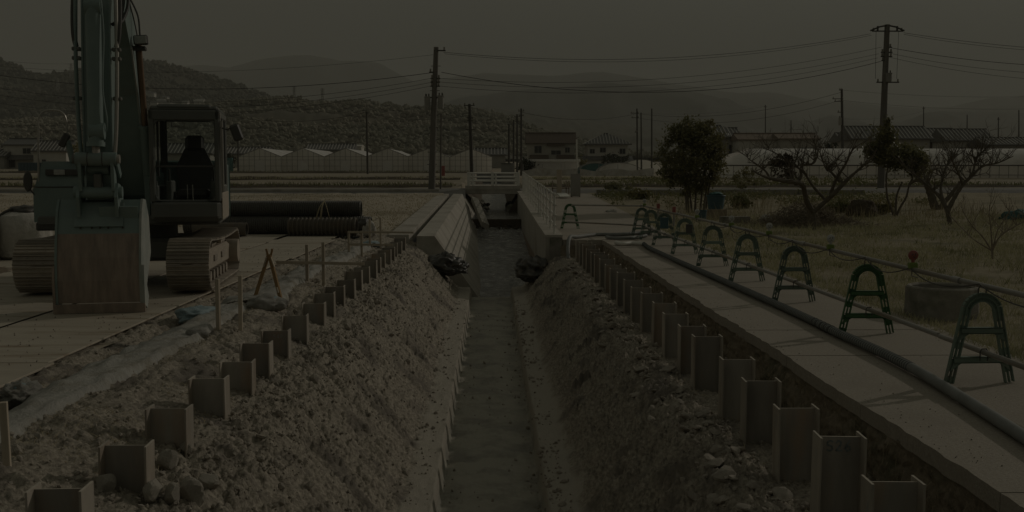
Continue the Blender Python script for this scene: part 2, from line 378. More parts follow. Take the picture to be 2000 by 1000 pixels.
# ================================================================ terrain
def base(y):   # level of the land away from the camera: rises gently towards the village
    return np.interp(y, [0, 33, 57, 60, 66, 70, 160, 220, 320, 600, 12000], [0, 0, .58, .74, .76, .72, 1.62, 2.6, 4.0, 8.0, 8.0])
SEC_X = [-4.6, -4.2, -3.95, -3.65, -3.1, -2.75, -2.4, -2.15, -1.86, -.98, -.90, -.585, -.545, 0, .52, .56, .84, .93, 1.70, 1.86, 2.15, 2.6, 3.3]
SEC_Z = [-.05, -.05, -.13, -.03, .0, -.10, -.20, -.27, -.42, -1.31, -1.355, -1.375, -1.66, -1.645, -1.67, -1.375, -1.34, -1.27, -.50, -.43, -.47, -.50, -.52]
def trench_z(x, y):
    x = np.asarray(x, float); y = np.asarray(y, float)
    w = .10 * fbm(y * .55, x * .3, 3, 5)
    d = np.interp(np.abs(x), [0, .45, .9, 1.6, 2.6], [.12, .12, .35, 1.0, .6])
    z = np.interp(x + w * d, SEC_X, SEC_Z)
    # small slides over the ledges
    z = np.where((y > 29.4) & (np.abs(x) < 1.3), np.minimum(z, -2.05), z)
    return z
gx = np.concatenate([np.arange(-4.5, -2.6, .02), np.arange(-2.6, 2.2, .0125), np.arange(2.2, 3.12, .02)])
gy = 5.2 * np.exp(np.arange(0, math.log(31.2 / 5.2), .0034))
X, Y = np.meshgrid(gx, gy)
Z = trench_z(X, Y)
left = np.clip((-.85 - X) / .2, 0, 1) * np.clip((X + 2.3) / .25, 0, 1)
right = np.clip((X - .9) / .15, 0, 1) * np.clip((1.75 - X) / .2, 0, 1)
flat = np.clip((.60 - np.abs(X)) / .05, 0, 1)
top = np.clip((-2.1 - X) / .3, 0, 1)
crest = np.exp(-((X - 1.85) / .28) ** 2)
rough = 1 - .72 * flat
# streaks left by the digging bucket run down the sides
st_l = fbm(Y * 12.0 + 1.2 * X, X * 2.1 + .25 * Y, 4, 21)
rid = 1 - 2 * np.abs(vn(Y * 17 + .8 * X, X * 3.2, 27)) + .6 * vn(Y * 34, X * 6, 28)
st_r = fbm((Y - X * .25) * 13.0, (Y * .2 + X) * 2.0, 4, 31)
rid_r = 1 - 2 * np.abs(vn(Y * 15 - .5 * X, X * 3.0, 37)) + .6 * vn(Y * 31, X * 5, 38)
Z += left * (.060 * st_l + .022 * rid + .035 * fbm(X * 5, Y * 5, 3, 8)) + right * (.12 * st_r + .07 * rid_r + .06 * fbm(X * 4, Y * 4, 3, 9))
ledge = np.clip((.92 - np.abs(X)) / .04, 0, 1) * (1 - flat)
wl1 = worley(X * 9 + .3 * vn(X * 4, Y * 4, 3), Y * 9, 41); wl2 = worley(X * 21, Y * 21, 51)
clump = np.clip(.55 + fbm(X * 1.6, Y * 1.6, 3, 61), 0, 1.2)
rough = rough * (1 - .8 * ledge)
wl3 = worley(X * 40, Y * 34, 57)
Z += rough * (.075 * (.45 - wl1) * clump * (.5 + .8 * top + 1.0 * crest + .7 * left + 1.3 * right) + .034 * (.5 - wl2) * (1 + .7 * left + 1.5 * right + crest) + .014 * (.5 - wl3) * (1 + left + right))
Z += rough * .014 * fbm(X * 28, Y * 28, 2, 71) + top * .05 * fbm(X * 2.5, Y * 2.5, 3, 81) + .035 * flat * fbm(X * 2.6, Y * 4, 5, 91) + .02 * flat * (.5 - worley(X * 6, Y * 9, 93)) + .008 * flat * (.5 - worley(X * 22, Y * 26, 94)) + .012 * ledge * fbm(X * 6, Y * 2.2, 3, 92)
toe = np.where(X < 0, .35, 1.0) * np.exp(-((np.abs(X) - .52) / .06) ** 2) * np.clip(fbm(X * 2, Y * 1.7, 3, 95) * 1.8, 0, 1)
Z += toe * (.035 + .05 * fbm(X * 9, Y * 9, 3, 96))
ground_trench = tag(grid_obj('trench_ground', X, Y, Z, M['earth']), 'long trench of freshly dug brown soil running to the concrete canal', kind='structure')
from bisect import bisect_left
def tz(x, y):   # height of the built soil surface
    i = min(max(bisect_left(gy.tolist() if False else GYL, y) - 1, 0), len(gy) - 2); j = min(max(bisect_left(GXL, x) - 1, 0), len(gx) - 2)
    return float(max(Z[i, j], Z[i + 1, j], Z[i, j + 1], Z[i + 1, j + 1]))
GXL = gx.tolist(); GYL = gy.tolist()
def tz_lo(x, y):
    i = min(max(bisect_left(GYL, y) - 1, 0), len(gy) - 2); j = min(max(bisect_left(GXL, x) - 1, 0), len(gx) - 2)
    return float(min(Z[i, j], Z[i + 1, j + 1]))

# loose soil crumbs
def rock_mesh(name, seed, m, sub=2):
    import bmesh
    bm = bmesh.new(); bmesh.ops.create_icosphere(bm, subdivisions=sub, radius=1)
    rr = np.random.default_rng(seed); off = rr.uniform(0, 50, 3)
    pl = [(Vector(rr.normal(0, 1, 3)).normalized(), rr.uniform(.5, .82)) for _ in range(11)]
    for v in bm.verts:
        n = v.co.normalized(); d = 1.0
        for a, h in pl:
            k = n.dot(a)
            if k > 1e-3: d = min(d, h / k)
        d *= 1 + .025 * float(vn(n.x * 3 + off[0], n.y * 3 + n.z * 2 + off[1], seed))
        v.co = n * d
    me = bpy.data.meshes.new(name); bm.to_mesh(me); bm.free(); me.materials.append(m); return me
def scatter_rocks(name, P, S, m, seeds=6, sub=1, parent=None):
    bases = []
    for k in range(seeds):
        me = rock_mesh('tmp', 100 + k, m, sub); V = np.array([v.co[:] for v in me.vertices]); Fc = np.array([p.vertices[:] for p in me.polygons]); bases.append((V, Fc)); bpy.data.meshes.remove(me)
    VV = []; FF = []; b = 0
    for i, (p, s) in enumerate(zip(P, S)):
        V, Fc = bases[i % seeds]
        q = Euler(rng.uniform(0, 6.28, 3)).to_matrix(); A = np.array(q)
        V2 = (V * np.array([1, rng.uniform(.6, 1), rng.uniform(.5, .9)]) * s) @ A.T + np.array(p)
        VV.append(V2); FF.append(Fc + b); b += len(V2)
    return arr_obj(name, np.concatenate(VV), np.concatenate(FF), m, parent)
P = []; S = []
while len(P) < 5600:
    y = 5.6 * math.exp(rng.uniform(0, 1.55)); u = rng.uniform()
    if u < .40: x = rng.normal(-2.05, .33)
    elif u < .56: x = rng.normal(1.86, .22)
    elif u < .70: x = rng.uniform(-4.2, -2.4)
    elif u < .74: x = -.80 + rng.normal(0, .10)
    elif u < .86: x = .62 + rng.normal(0, .10)
    elif u < .89: x = rng.uniform(-1.9, -.9)
    elif u < .96: x = rng.uniform(-.55, .55)
    else: x = rng.uniform(2.0, 2.9)
    if (abs(x) < .45 and rng.uniform() < .5) or x > 2.95 or x < -4.3: continue
    s = float(np.clip(rng.lognormal(-4.15, .55), .006, .075)) * (.8 + .02 * y)
    if float(vn(x * 1.3, y * 1.3, 5)) < rng.uniform(-1.0, .5): continue
    P.append((x, y, tz(x, y) + s * .15)); S.append(s)
tag(scatter_rocks('soil_crumbs', P, S, M['clod']), 'loose brown soil crumbs strewn over the trench banks', 'soil', kind='stuff')

# bigger stones and clods, one by one
BIG = [(330, 930, .12), (375, 968, .12), (402, 945, .11), (300, 988, .11), (365, 900, .075), (440, 985, .08), (205, 992, .09), (335, 985, .09)]
WHERE = ['just beyond the second pile', 'below the cut-off corner of the second pile', 'on the soil bank past the second pile', 'at the foot of the second pile', 'touching the far side of the second pile', 'lowest on the soil bank', 'between the first and second piles', 'half buried beside the second pile']
for k, (px, py, s) in enumerate(BIG):
    p = at_z(px, py, -.30); p.z = tz(p.x, p.y) + s * .35
    o = inst('rock', rock_mesh('rock', 300 + k, M['rock'], 3), None, p, rng.uniform(0, 6, 3), (s, s * .8, s * .7))
    tag(o, 'pale angular rock ' + WHERE[k] + ', excavator side', 'rock', 'pale rocks by the near piles')
slabs = [rock_mesh('earth_clod', 400 + k, M['clod'], 2) for k in range(6)]
for k in range(130):
    y = 6.9 * math.exp(k / 130 * 1.35) + rng.uniform(-.1, .1); x = 1.84 + rng.normal(0, .15)
    s = float(np.clip(rng.lognormal(-2.6, .4), .035, .15))
    o = inst('earth_clod', slabs[k % 6], None, (x, y, tz(x, y) + s * .10), (rng.uniform(-.5, .5), rng.uniform(-.5, .5), rng.uniform(0, 6)), (s, s * .8, s * .34))
    tag(o, 'flat pale clod on the crest of the shaded bank below the path-side piles', 'clod', 'clods along the crest of the shaded bank')

# straw and roots
def blades(name, Pn, H, Wd, lean, m, parent=None, kind='stuff', label=None, cat=None, down=False):
    n = len(Pn); a = rng.uniform(0, 2 * math.pi, n); b = rng.uniform(0, 2 * math.pi, n)
    Pn = np.asarray(Pn); H = np.asarray(H); Wd = np.asarray(Wd)
    side = np.stack([np.cos(a), np.sin(a), np.zeros(n)], -1) * (Wd / 2)[:, None]
    dr = np.stack([np.cos(b), np.sin(b), np.zeros(n)], -1) * (H * lean * rng.uniform(.1, 1, n))[:, None]
    up = np.stack([np.zeros(n), np.zeros(n), H * (-1 if down else 1)], -1)
    mid = Pn + up * .55 + dr * .35; tip = Pn + up + dr
    V = np.stack([Pn - side, Pn + side, mid + side * .7, mid - side * .7, tip], 1).reshape(-1, 3)
    i = np.arange(n) * 5
    T = np.concatenate([np.stack([i, i + 1, i + 2], -1), np.stack([i, i + 2, i + 3], -1), np.stack([i + 3, i + 2, i + 4], -1)])
    o = arr_obj(name, V, T, m, parent)
    return tag(o, label, cat, kind=kind)
n = 11000; y = 5.6 * np.exp(rng.uniform(0, 1.5, n)); x = np.where(rng.uniform(size=n) < .85, rng.uniform(-4.1, -2.3, n), rng.uniform(2.0, 2.95, n))
keep = fbm(x * 1.5, y * 1.5, 2, 14) > -.1; x = x[keep]; y = y[keep]
z = np.array([tz(a, b) for a, b in zip(x, y)])
blades('straw_litter', np.stack([x, y, z], -1), rng.uniform(.008, .035, len(x)), rng.uniform(.0015, .004, len(x)) + .0003 * y, 4.5, M['straw'], label='dry straw littering the soil beside the piles', cat='straw')

# ---------------------------------------------------------------- concrete path
path = tag(MB().box2((3.02, 4.0, -.9), (5.28, 28.4, -.125)).build('path_bed', M['bank']), 'earth bed under the concrete path', kind='structure')
path2 = tag(MB().box2((1.95, 28.46, -.9), (5.28, 34, -.165)).build('path_bed', M['bank']), kind='structure', label='earth bed under the far concrete path')
edges_ = np.array([4.0, 6.0, 8.35, 10.6, 12.3, 14.4, 16.8, 19.2, 21.6, 24.0, 26.2, 28.4])
for i in range(len(edges_) - 1):
    mb = MB(); y0, y1 = edges_[i] + .004, edges_[i + 1] - .004
    # broken, slightly wavy edge over the pit
    n = 26; ys = np.linspace(y0, y1, n); xe = 2.965 + .022 * vn(ys * 1.7, ys * 0, 4) + .016 * vn(ys * 9, ys * 0, 6)
    pts = [(xe[k], ys[k]) for k in range(n)] + [(5.29, y1), (5.29, y0)]
    mb.prism(pts, -.118, .0 + .004 * math.sin(i * 2.1), 'z'); mb.build('path_slab', M['path'], path)
ys_ = [28.45, 31, 34, 37.5, 41, 44.5, 48, 52, 57.5]
for i in range(len(ys_) - 1):
    y0, y1 = ys_[i] + .004, ys_[i + 1] - .004; b0, b1 = float(base(y0)), float(base(y1)); mb = MB()
    mb.add([(1.92, y0, b0 - .16), (5.29, y0, b0 - .16), (5.29, y1, b1 - .16), (1.92, y1, b1 - .16), (1.92, y0, b0), (5.29, y0, b0), (5.29, y1, b1), (1.92, y1, b1)],
           [(0, 3, 2, 1), (4, 5, 6, 7), (0, 1, 5, 4), (1, 2, 6, 5), (2, 3, 7, 6), (3, 0, 4, 7)]); mb.build('path_slab', M['path'], path2)
P = []
for _ in range(260):
    y = 6.5 * math.exp(rng.uniform(0, 1.4)); x = 3.0 + abs(rng.normal(0, .22)) if rng.uniform() < .6 else rng.uniform(3.0, 5.2); P.append((x, y, .006))
tag(scatter_rocks('path_crumbs', P, rng.uniform(.003, .011, len(P)), M['clod']), 'crumbs of soil scattered over the concrete path', 'crumbs', kind='stuff')
# raw soil face under the slabs
yy = 4.2 * np.exp(np.arange(0, math.log(28.5 / 4.2), .0032)); zz = np.linspace(-.10, -.66, 34); A, B = np.meshgrid(yy, zz, indexing='ij')
XX = 3.02 - .10 * (B + .12) / -.52 - .07 * fbm(A * 3, B * 5, 4, 15) - .06 * (.5 - worley(A * 7, B * 8, 17)) - .03 * (.5 - worley(A * 19, B * 19, 18))
tag(grid_obj('cut_bank', XX, A, B, M['bank']), 'raw soil face cut below the edge of the concrete path', kind='structure')
n = 2600; y = 5.4 * np.exp(rng.uniform(0, 1.6, n)); z = -.12 - .40 * rng.uniform(0, 1, n)
x = 2.955 - .07 * (z + .14) / -.5 - .02
blades('root_fringe', np.stack([x, y, z], -1), rng.uniform(.02, .10, n), rng.uniform(.002, .004, n) + .0003 * y, 1.4, M['root'], down=True, label='dead roots hanging from the soil face under the path edge', cat='roots')
# end face of the pit below the far slab
XX, B = np.meshgrid(np.arange(1.85, 3.06, .04), np.linspace(-.14, -.7, 15)); tag(grid_obj('cut_bank', XX, 28.40 + .03 * fbm(XX * 3, B * 4, 3, 4) + 0 * B, B, M['bank']), 'raw soil face closing the far end of the pit', kind='structure')

# ---------------------------------------------------------------- land around
xs = np.concatenate([np.arange(-60, -12, .8), np.arange(-12, -4.2, .12), [-4.2]]); ysr = np.concatenate([np.arange(3, 30, .25), np.arange(30, 58.6, .22)])
X2, Y2 = np.meshgrid(xs, ysr); Z2 = base(Y2) - .05 + .02 * fbm(X2 * 1.5, Y2 * 1.5, 3, 3) + np.where(Y2 > 33, .03 * fbm(X2 * 4, Y2 * 4, 2, 4), 0)
Z2 += .10 * np.exp(-((Y2 - 34.0) / .5) ** 2) * (X2 < -4)
tag(grid_obj('field_ground', X2, Y2, Z2, M['field']), 'pale dry field beyond the excavator', kind='structure')
xs = np.arange(-4.2, -2.55, .1); ysr = np.arange(30.9, 58.6, .2); X2, Y2 = np.meshgrid(xs, ysr)
tag(grid_obj('field_ground', X2, Y2, base(Y2) - .05 + .03 * fbm(X2 * 3, Y2 * 3, 3, 3), M['field']), 'pale strip of field beside the canal', kind='structure')
xs = np.concatenate([np.arange(5.27, 16, .09), np.arange(16, 40, .3)]); ysr = np.concatenate([np.arange(3.5, 30, .12), np.arange(30, 58.6, .2)]); X2, Y2 = np.meshgrid(xs, ysr)
def lot_z(x, y): return base(y) - .035 + np.clip((x - 5.3) / 1.2, 0, 1) * (.05 * fbm(x * .7, y * .7, 4, 23) + .02 * fbm(x * 4, y * 4, 3, 24))
tag(grid_obj('lot_ground', X2, Y2, lot_z(X2, Y2), M['lot']), 'rough grassy lot beside the concrete path', kind='structure')
# far land: a fan that reaches the hills
def far_level(X2, Y2):
    bz = base(Y2) - .02
    for yb in (72.5, 79, 88, 98, 109, 124): bz = bz + .17 * np.exp(-((Y2 - yb - 1.2 * vn(X2 * .02, X2 * 0 + yb, 2)) / .55) ** 2)
    return bz - .12 * np.exp(-((Y2 - 75.5) / .5) ** 2) - .12 * np.exp(-((Y2 - 101) / .9) ** 2) + .05 * fbm(X2 * .8, Y2 * .8, 3, 44) * (Y2 < 140)
yr = np.concatenate([np.arange(66, 120, .5), np.arange(120, 150.1, 2.0)])
for sgn, side in ((-1, 'excavator'), (1, 'garden')):
    sx = np.linspace(0, 1, 90) ** 1.6; Y2, T2 = np.meshgrid(yr, sx, indexing='ij'); X2 = sgn * (1.95 + T2 * (Y2 + 30) * 1.1); Zf = far_level(X2, Y2); Zf[:, 0] = -1.2; X2[:, 0] = sgn * 1.9
    tag(grid_obj('far_ground', X2, Y2, Zf, M['far_field']), 'distant paddy fields on the %s side of the old canal' % side, kind='structure')
yr = np.concatenate([np.arange(150, 240, 3), np.geomspace(240, 9000, 40)]); tn = np.linspace(-1.1, 1.1, 140)
Y2, T2 = np.meshgrid(yr, tn, indexing='ij'); X2 = T2 * (Y2 + 30); bz = far_level(X2, Y2)
# .12 * np.exp(-((Y2 - 75.5) / .5) ** 2) - .12 * np.exp(-((Y2 - 101) / .9) ** 2)
tag(grid_obj('far_ground', X2, Y2, bz, M['far_field']), 'distant paddy fields stretching to the greenhouses and houses', kind='structure')
# cross road with its bridge
for (a, b, nm) in ((-140, -1.45, 'road'), (1.62, 140, 'road')):
    mb = MB(); mb.prism([(57.6, .3), (59.6, .74), (60.0, .745), (65.2, .76), (66.4, .6), (66.4, .2)], a, b); o = mb.build(nm, M['asphalt']); tag(o, 'narrow raised road crossing behind the ' + ('excavator field' if a < -1.5 else 'grassy lot'), kind='structure')
# verge lines
for (a, b) in ((-60, -2.9),):
    mb = MB(); mb.box2((a, 59.35, .60), (b, 59.62, .80)); tag(mb.build('kerb', M['concrete']), 'grey concrete kerb along the cross road', kind='structure')

# ---------------------------------------------------------------- canal
KS = .53 / 28.5            # the canal climbs towards the bridge
def rise(y): return max(0.0, (y - 29.5) * KS)
def climb(mb):
    mb.v = [(x, y, z + rise(y) * (1 if z > -1.5 else .6)) for x, y, z in mb.v]; return mb
def revet(y0, y1): pass
rv = tag(climb(MB().prism([(-2.06, -2.4), (-2.06, -.03), (-1.63, -.03), (-.40, -1.75), (-.40, -2.4)], 29.83, 59.5, 'y')).build('retaining_wall', M['old_concrete']), 'sloping concrete canal bank striped with fence shadows', 'canal bank')
ky = [29.8, 33.2, 36.7, 40.2, 43.7, 47.2, 50.7, 54.2, 57.7, 59.5]
for a, b in zip(ky[:-1], ky[1:]):
    mb = MB(); mb.prism([(-2.10, -.35), (-2.10, .02), (-1.60, .02), (-.34, -1.76), (-.34, -2.3), (-.42, -2.3)], a + .006, b - .006, 'y'); climb(mb).build('panel', M['concrete'], rv)
cw = tag(climb(MB().box2((1.50, 28.55, -2.4), (1.88, 59.5, .05))).build('retaining_wall', M['old_concrete']), 'upright concrete canal wall carrying the white pipe fence', 'canal wall')
wallm = mat('canal_wall', (.43, .405, .35), (.36, .335, .29), 2.0, .85, .003, 50, c3=(.30, .27, .22), s3=.8, wpos=True)
# brown tide band on the lower wall
N = wallm.node_tree.nodes; L = wallm.node_tree.links; pr = [q for q in N if q.type == 'BSDF_PRINCIPLED'][0]
g = N.new('ShaderNodeNewGeometry'); sp = N.new('ShaderNodeSeparateXYZ'); L.new(g.outputs['Position'], sp.inputs[0])
mr = N.new('ShaderNodeMapRange'); mr.inputs[1].default_value = -.95; mr.inputs[2].default_value = -1.02; L.new(sp.outputs['Z'], mr.inputs[0])
mx = N.new('ShaderNodeMix'); mx.data_type = 'RGBA'; mx.inputs['B'].default_value = (.22, .15, .10, 1)
old = pr.inputs['Base Color'].links[0].from_socket; L.new(old, mx.inputs['A'])
ml = N.new('ShaderNodeMath'); ml.operation = 'MULTIPLY'; ml.inputs[1].default_value = .7; L.new(mr.outputs[0], ml.inputs[0]); L.new(ml.outputs[0], mx.inputs['Factor']); L.new(mx.outputs['Result'], pr.inputs['Base Color'])
y = 28.5
while y < 59:
    y1 = min(y + 2.0, 59.5); climb(MB().box2((1.45, y + .006, -2.35), (1.56, y1 - .006, .06))).build('panel', wallm, cw); y = y1
y = 28.5
while y < 59:
    y1 = min(y + 4.0, 59.5); climb(MB().box2((1.43, y + .004, .06), (1.91, y1 - .004, .14), .008)).build('coping', M['concrete'], cw); y = y1
MB().box2((1.56, 28.47, -.75), (1.90, 28.55, .055)).build('end_face', M['old_concrete'], cw)
st = tag(climb(MB().box2((-2.95, 30.3, -.3), (-2.35, 59.2, .02), .01)).build('concrete_strip', M['concrete']), 'narrow concrete ledge on the field side of the canal bank', 'ledge')
for k in range(7): climb(MB().box2((-2.96, 34.2 + k * 3.6, .021), (-2.34, 34.225 + k * 3.6, .024))).build('joint', M['old_concrete'], st)

wm = bpy.data.materials.new('water'); wm.use_nodes = True; N = wm.node_tree.nodes; L = wm.node_tree.links
pb = N['Principled BSDF']; pb.inputs['Roughness'].default_value = .09; pb.inputs['Specular IOR Level'].default_value = .9
g = N.new('ShaderNodeNewGeometry'); mp = N.new('ShaderNodeMapping'); mp.inputs['Scale'].default_value = (1.6, 1.0, 1); L.new(g.outputs['Position'], mp.inputs[0])
n1 = N.new('ShaderNodeTexNoise'); n1.inputs['Scale'].default_value = 2.2; n1.inputs['Detail'].default_value = 8; n1.inputs['Roughness'].default_value = .7; L.new(mp.outputs[0], n1.inputs['Vector'])
mr = N.new('ShaderNodeMapRange'); mr.inputs[1].default_value = .50; mr.inputs[2].default_value = .68; L.new(n1.outputs['Fac'], mr.inputs[0])
mx = N.new('ShaderNodeMix'); mx.data_type = 'RGBA'; mx.inputs['A'].default_value = (.13, .127, .11, 1); mx.inputs['B'].default_value = (.52, .505, .45, 1); L.new(mr.outputs[0], mx.inputs['Factor']); L.new(mx.outputs['Result'], pb.inputs['Base Color'])
bp = N.new('ShaderNodeBump'); bp.inputs['Distance'].default_value = .10; L.new(n1.outputs['Fac'], bp.inputs['Height']); L.new(bp.outputs[0], pb.inputs['Normal'])
X2, Y2 = np.meshgrid(np.arange(-1.35, 1.5, .04), np.concatenate([np.arange(29.3, 52.1, .06)]))
tag(grid_obj('water', X2, Y2, np.interp(Y2, [29, 33, 52], [-1.77, -1.72, -.92]) + .03 * fbm(X2 * 3, Y2 * 2.2, 4, 6) + .05 * np.clip(Y2 - 50.4, 0, 1) * fbm(X2 * 6, Y2 * 5, 3, 16), wm), 'shallow rippled water on the canal floor', kind='structure')
X2, Y2 = np.meshgrid(np.arange(-2.0, 2.0, .06), np.arange(52.2, 150, .25))
tag(grid_obj('water', X2, Y2, -.52 + .02 * fbm(X2 * 3, Y2 * 2.2, 4, 7) + np.clip((Y2 - 58) / 60, 0, 1) * .6, wm), 'water above the small weir under the bridge', kind='structure')
w = tag(MB().box2((-1.5, 52.0, -2.0), (1.46, 52.3, -.53), .03).build('weir', M['dirt_dark']), 'low dark weir across the canal before the bridge', 'weir')
P = [(rng.uniform(-1.1, 1.4), rng.uniform(50.9, 52.0), rng.uniform(-1.0, -.8)) for _ in range(40)]
tag(scatter_rocks('weir_stones', P, rng.uniform(.05, .13, 40), M['dirt_dark']), 'broken stones heaped at the weir', 'stones', kind='stuff')
P = [(rng.uniform(-.9, -.2), rng.uniform(60, 72), rng.uniform(-.45, -.05)) for _ in range(40)]
tag(scatter_rocks('bank_rubble', P, rng.uniform(.08, .25, 40), M['old_concrete']), 'pale rubble lying in the old canal beyond the bridge', 'rubble', kind='stuff')
# sill between trench floor and the water
tag(MB().box2((-.58, 29.25, -1.95), (.60, 29.48, -1.66), .015).build('sill', M['concrete']), 'low concrete sill where the trench floor meets the water', 'sill')
# old canal beyond: broken slab, banks under the bridge
mb = MB(); mb.add([(-.42, 47, -.40), (-.10, 47, -.55), (-.72, 57.2, .36), (-1.06, 57.2, .46), (-.46, 47, -.62), (-.14, 47, -.77), (-.76, 57.2, .14), (-1.10, 57.2, .24)], [(0, 1, 2, 3), (4, 7, 6, 5), (0, 4, 5, 1), (1, 5, 6, 2), (2, 6, 7, 3), (3, 7, 4, 0)])
tag(mb.build('fallen_slab', M['old_concrete']), 'long broken concrete slab leaning on the canal bank by the bridge', 'slab')
for s_, (xa, xb) in (('field', (-3.4, -.9)), ('path', (1.5, 3.4))):
    mb = MB(); mb.prism([(-2.0, -2.2), (-2.0, .42), (-1.5, .40), (-.45, -.55), (-.40, -2.2)] if xa < 0 else [(1.98, -2.2), (1.98, .42), (1.5, .40), (.95, -.5), (.85, -2.2)], 59.6, 149, 'y'); tag(mb.build('canal_side', M['dirt_dark']), 'dark old canal side beneath the bridge, ' + s_ + ' side', kind='structure')
tag(MB().tube([(1.12, 60.4, -.35), (1.12, 65.0, -.3)], .30, 14).build('drain_pipe', M['old_concrete']), 'round grey drain pipe in the dark under the bridge', 'pipe')

# bridge
br = empty('bridge', (0, 60, 0)); tag(br, 'short concrete bridge with white railing over the canal', 'bridge')
MB().box2((-1.46, -.05, .52), (1.60, 5.6, .98), .02).build('deck', M['concrete'], br)
MB().box2((-1.48, -.09, .76), (1.62, -.052, .995), .006).build('kerb_beam', M['concrete'], br)
MB().box2((-1.9, -.3, -2.2), (-1.46, 5.5, .74), .01).build('abutment', M['old_concrete'], br); MB().box2((1.60, -.3, -2.2), (2.1, 5.5, .74), .01).build('abutment', M['old_concrete'], br)
for yo in (.08, 5.4):
    for xx in (-1.30, .05, 1.50):
        MB().box2((xx - .075, yo - .07, .98), (xx + .075, yo + .07, 1.74), .01).build('railing_post', M['white_paint'], br)
    for xx in (-1.05, .25): MB().box2((xx - .05, yo - .04, .98), (xx + .05, yo + .04, 1.68), .01).build('railing_post', M['white_paint'], br)
    for zz in (1.25, 1.47, 1.68): MB().tube([(-1.36, yo, zz), (1.56, yo, zz)], .045, 8).build('rail', M['white_paint'], br)

# white pipe fence on the wall
fn = empty('pipe_fence', (1.70, 0, .14)); tag(fn, 'long white pipe fence standing on the upright canal wall', 'fence')
pm = MB().tube([(0, 0, -.01), (0, 0, 1.12)], .03, 8).mesh('post', M['white_paint'], True)
cm = MB().box2((-.045, -.02, -.02), (.045, .02, .02), .004).mesh('clamp', M['black'])
for k in range(16):
    y = 28.9 + k * 1.95; p_ = inst('post', pm, fn, (0, y, rise(y)))
    MB().box2((-.06, -.06, 0), (.06, .06, .012)).build('foot', M['white_paint'], p_)
    if k < 8:
        for zz in (.22, .5, .78, 1.06): inst('clamp', cm, p_, (.01, 0, zz))
for zz in (.22, .5, .78, 1.06): MB().tube([(.045, 28.7, zz), (.045, 29.5, zz), (.045, 58.3, zz + rise(58.3))], .024, 8).build('rail', M['white_paint'], fn)
# ================================================================ steel road plates
k = 0
PL = []
for i, x0 in enumerate([-5.80, -7.34, -8.88, -10.42, -11.96, -13.5, -15.04]):
    off = [0, -1.1, .6, -.4, .9, 0, .4][i]
    for j in range(5):
        y0 = 4.2 + j * 6.1 + off
        y1 = min(y0 + 6.09, 33.4)
        if y1 - y0 < 1: continue
        PL.append((x0, y0, x0 + 1.53, y1, i, j))
for (x0, y0, x1, y1, i, j) in PL:
    mb = MB(); mb.box2((x0, y0, 0), (x1, y1, .022), .004)
    o = mb.build('road_plate', M['plate']); o.location.z = -.012 + .004 * ((i * 3 + j) % 3); o.rotation_euler = (0, 0, R(.15) * ((i + 2 * j) % 3 - 1))
    row = ['along the soil strip', 'second in from the soil strip', 'third in from the soil strip', 'fourth in from the soil strip', 'fifth in from the soil strip', 'sixth in from the soil strip', 'outermost'][i]
    tag(o, 'tan mud-stained steel plate, ' + ORD[j] + ' from the camera, lane ' + row, 'steel plate', 'steel plates under the excavator')
# dusty grit on the plates
P = [];
for _ in range(500):
    x = -4.35 - abs(rng.normal(0, 1.2)); y = rng.uniform(7, 26); P.append((x, y, .022))
tag(scatter_rocks('grit', P, rng.uniform(.004, .018, len(P)), M['clod']), 'scattered grit and crumbs of soil on the steel plates', 'grit', kind='stuff')
pt = at_z(12, 533, .0)
X2, Y2 = np.meshgrid(np.linspace(-10.6, -8.8, 40), np.linspace(18.0, 20.6, 40)); rr = np.sqrt(((X2 + 9.7) / .9) ** 2 + ((Y2 - 19.3) / 1.3) ** 2)
tag(grid_obj('gravel_patch', X2, Y2, .014 + .06 * np.clip(1 - rr, -.6, 1) + .03 * (.5 - worley(X2 * 9, Y2 * 9, 2)) * (rr < 1.1), M['gravel']), 'patch of brown gravel spilled on the plates', 'gravel', kind='stuff')

# ================================================================ driven steel piles
TH = .012
def pile_meshes():
    D = {}
    D['web'] = MB().box2((-.138, -.005, -2.4), (.138, .005, 0)).mesh('web', M['pile'])
    D['fl'] = MB().box2((-.007, -.10, -2.4), (.007, .10, .012), .0015).mesh('flange', M['pile_flange'])
    D['edge'] = MB().box2((-.0072, -.1005, .0125), (.0072, .1005, .0145)).mesh('flange_edge', M['pile_edge'])
    D['wedge'] = MB().box2((-.138, -.0055, .0005), (.138, .0055, .003)).mesh('web_edge', M['pile_edge'])
    return D
PM = pile_meshes()
STROKES = {'S': [[(.9, .9), (.5, 1), (.1, .85), (.15, .6), (.8, .45), (.9, .2), (.5, 0), (.1, .1)]], '2': [[(.1, .8), (.4, 1), (.8, .85), (.7, .55), (.1, .05), (.9, .05)]],
           '6': [[(.75, 1), (.3, .6), (.1, .25), (.4, 0), (.8, .15), (.75, .42), (.4, .5), (.15, .3)]], '1': [[(.5, 1), (.5, 0)]], '8': [[(.5, .5), (.2, .75), (.5, 1), (.8, .75), (.5, .5), (.15, .22), (.5, 0), (.85, .22), (.5, .5)]],
           '5': [[(.85, 1), (.2, 1), (.18, .58), (.6, .62), (.88, .32), (.55, 0), (.12, .12)]], '4': [[(.7, 0), (.7, 1), (.1, .35), (.95, .35)]], 'P': [[(.2, 0), (.2, 1), (.7, .98), (.85, .75), (.65, .5), (.2, .48)]], '3': [[(.15, .9), (.5, 1), (.8, .78), (.45, .55), (.85, .28), (.5, 0), (.1, .1)]], 'N': [[(.1, 0), (.15, 1), (.7, .1), (.8, 1)]]}
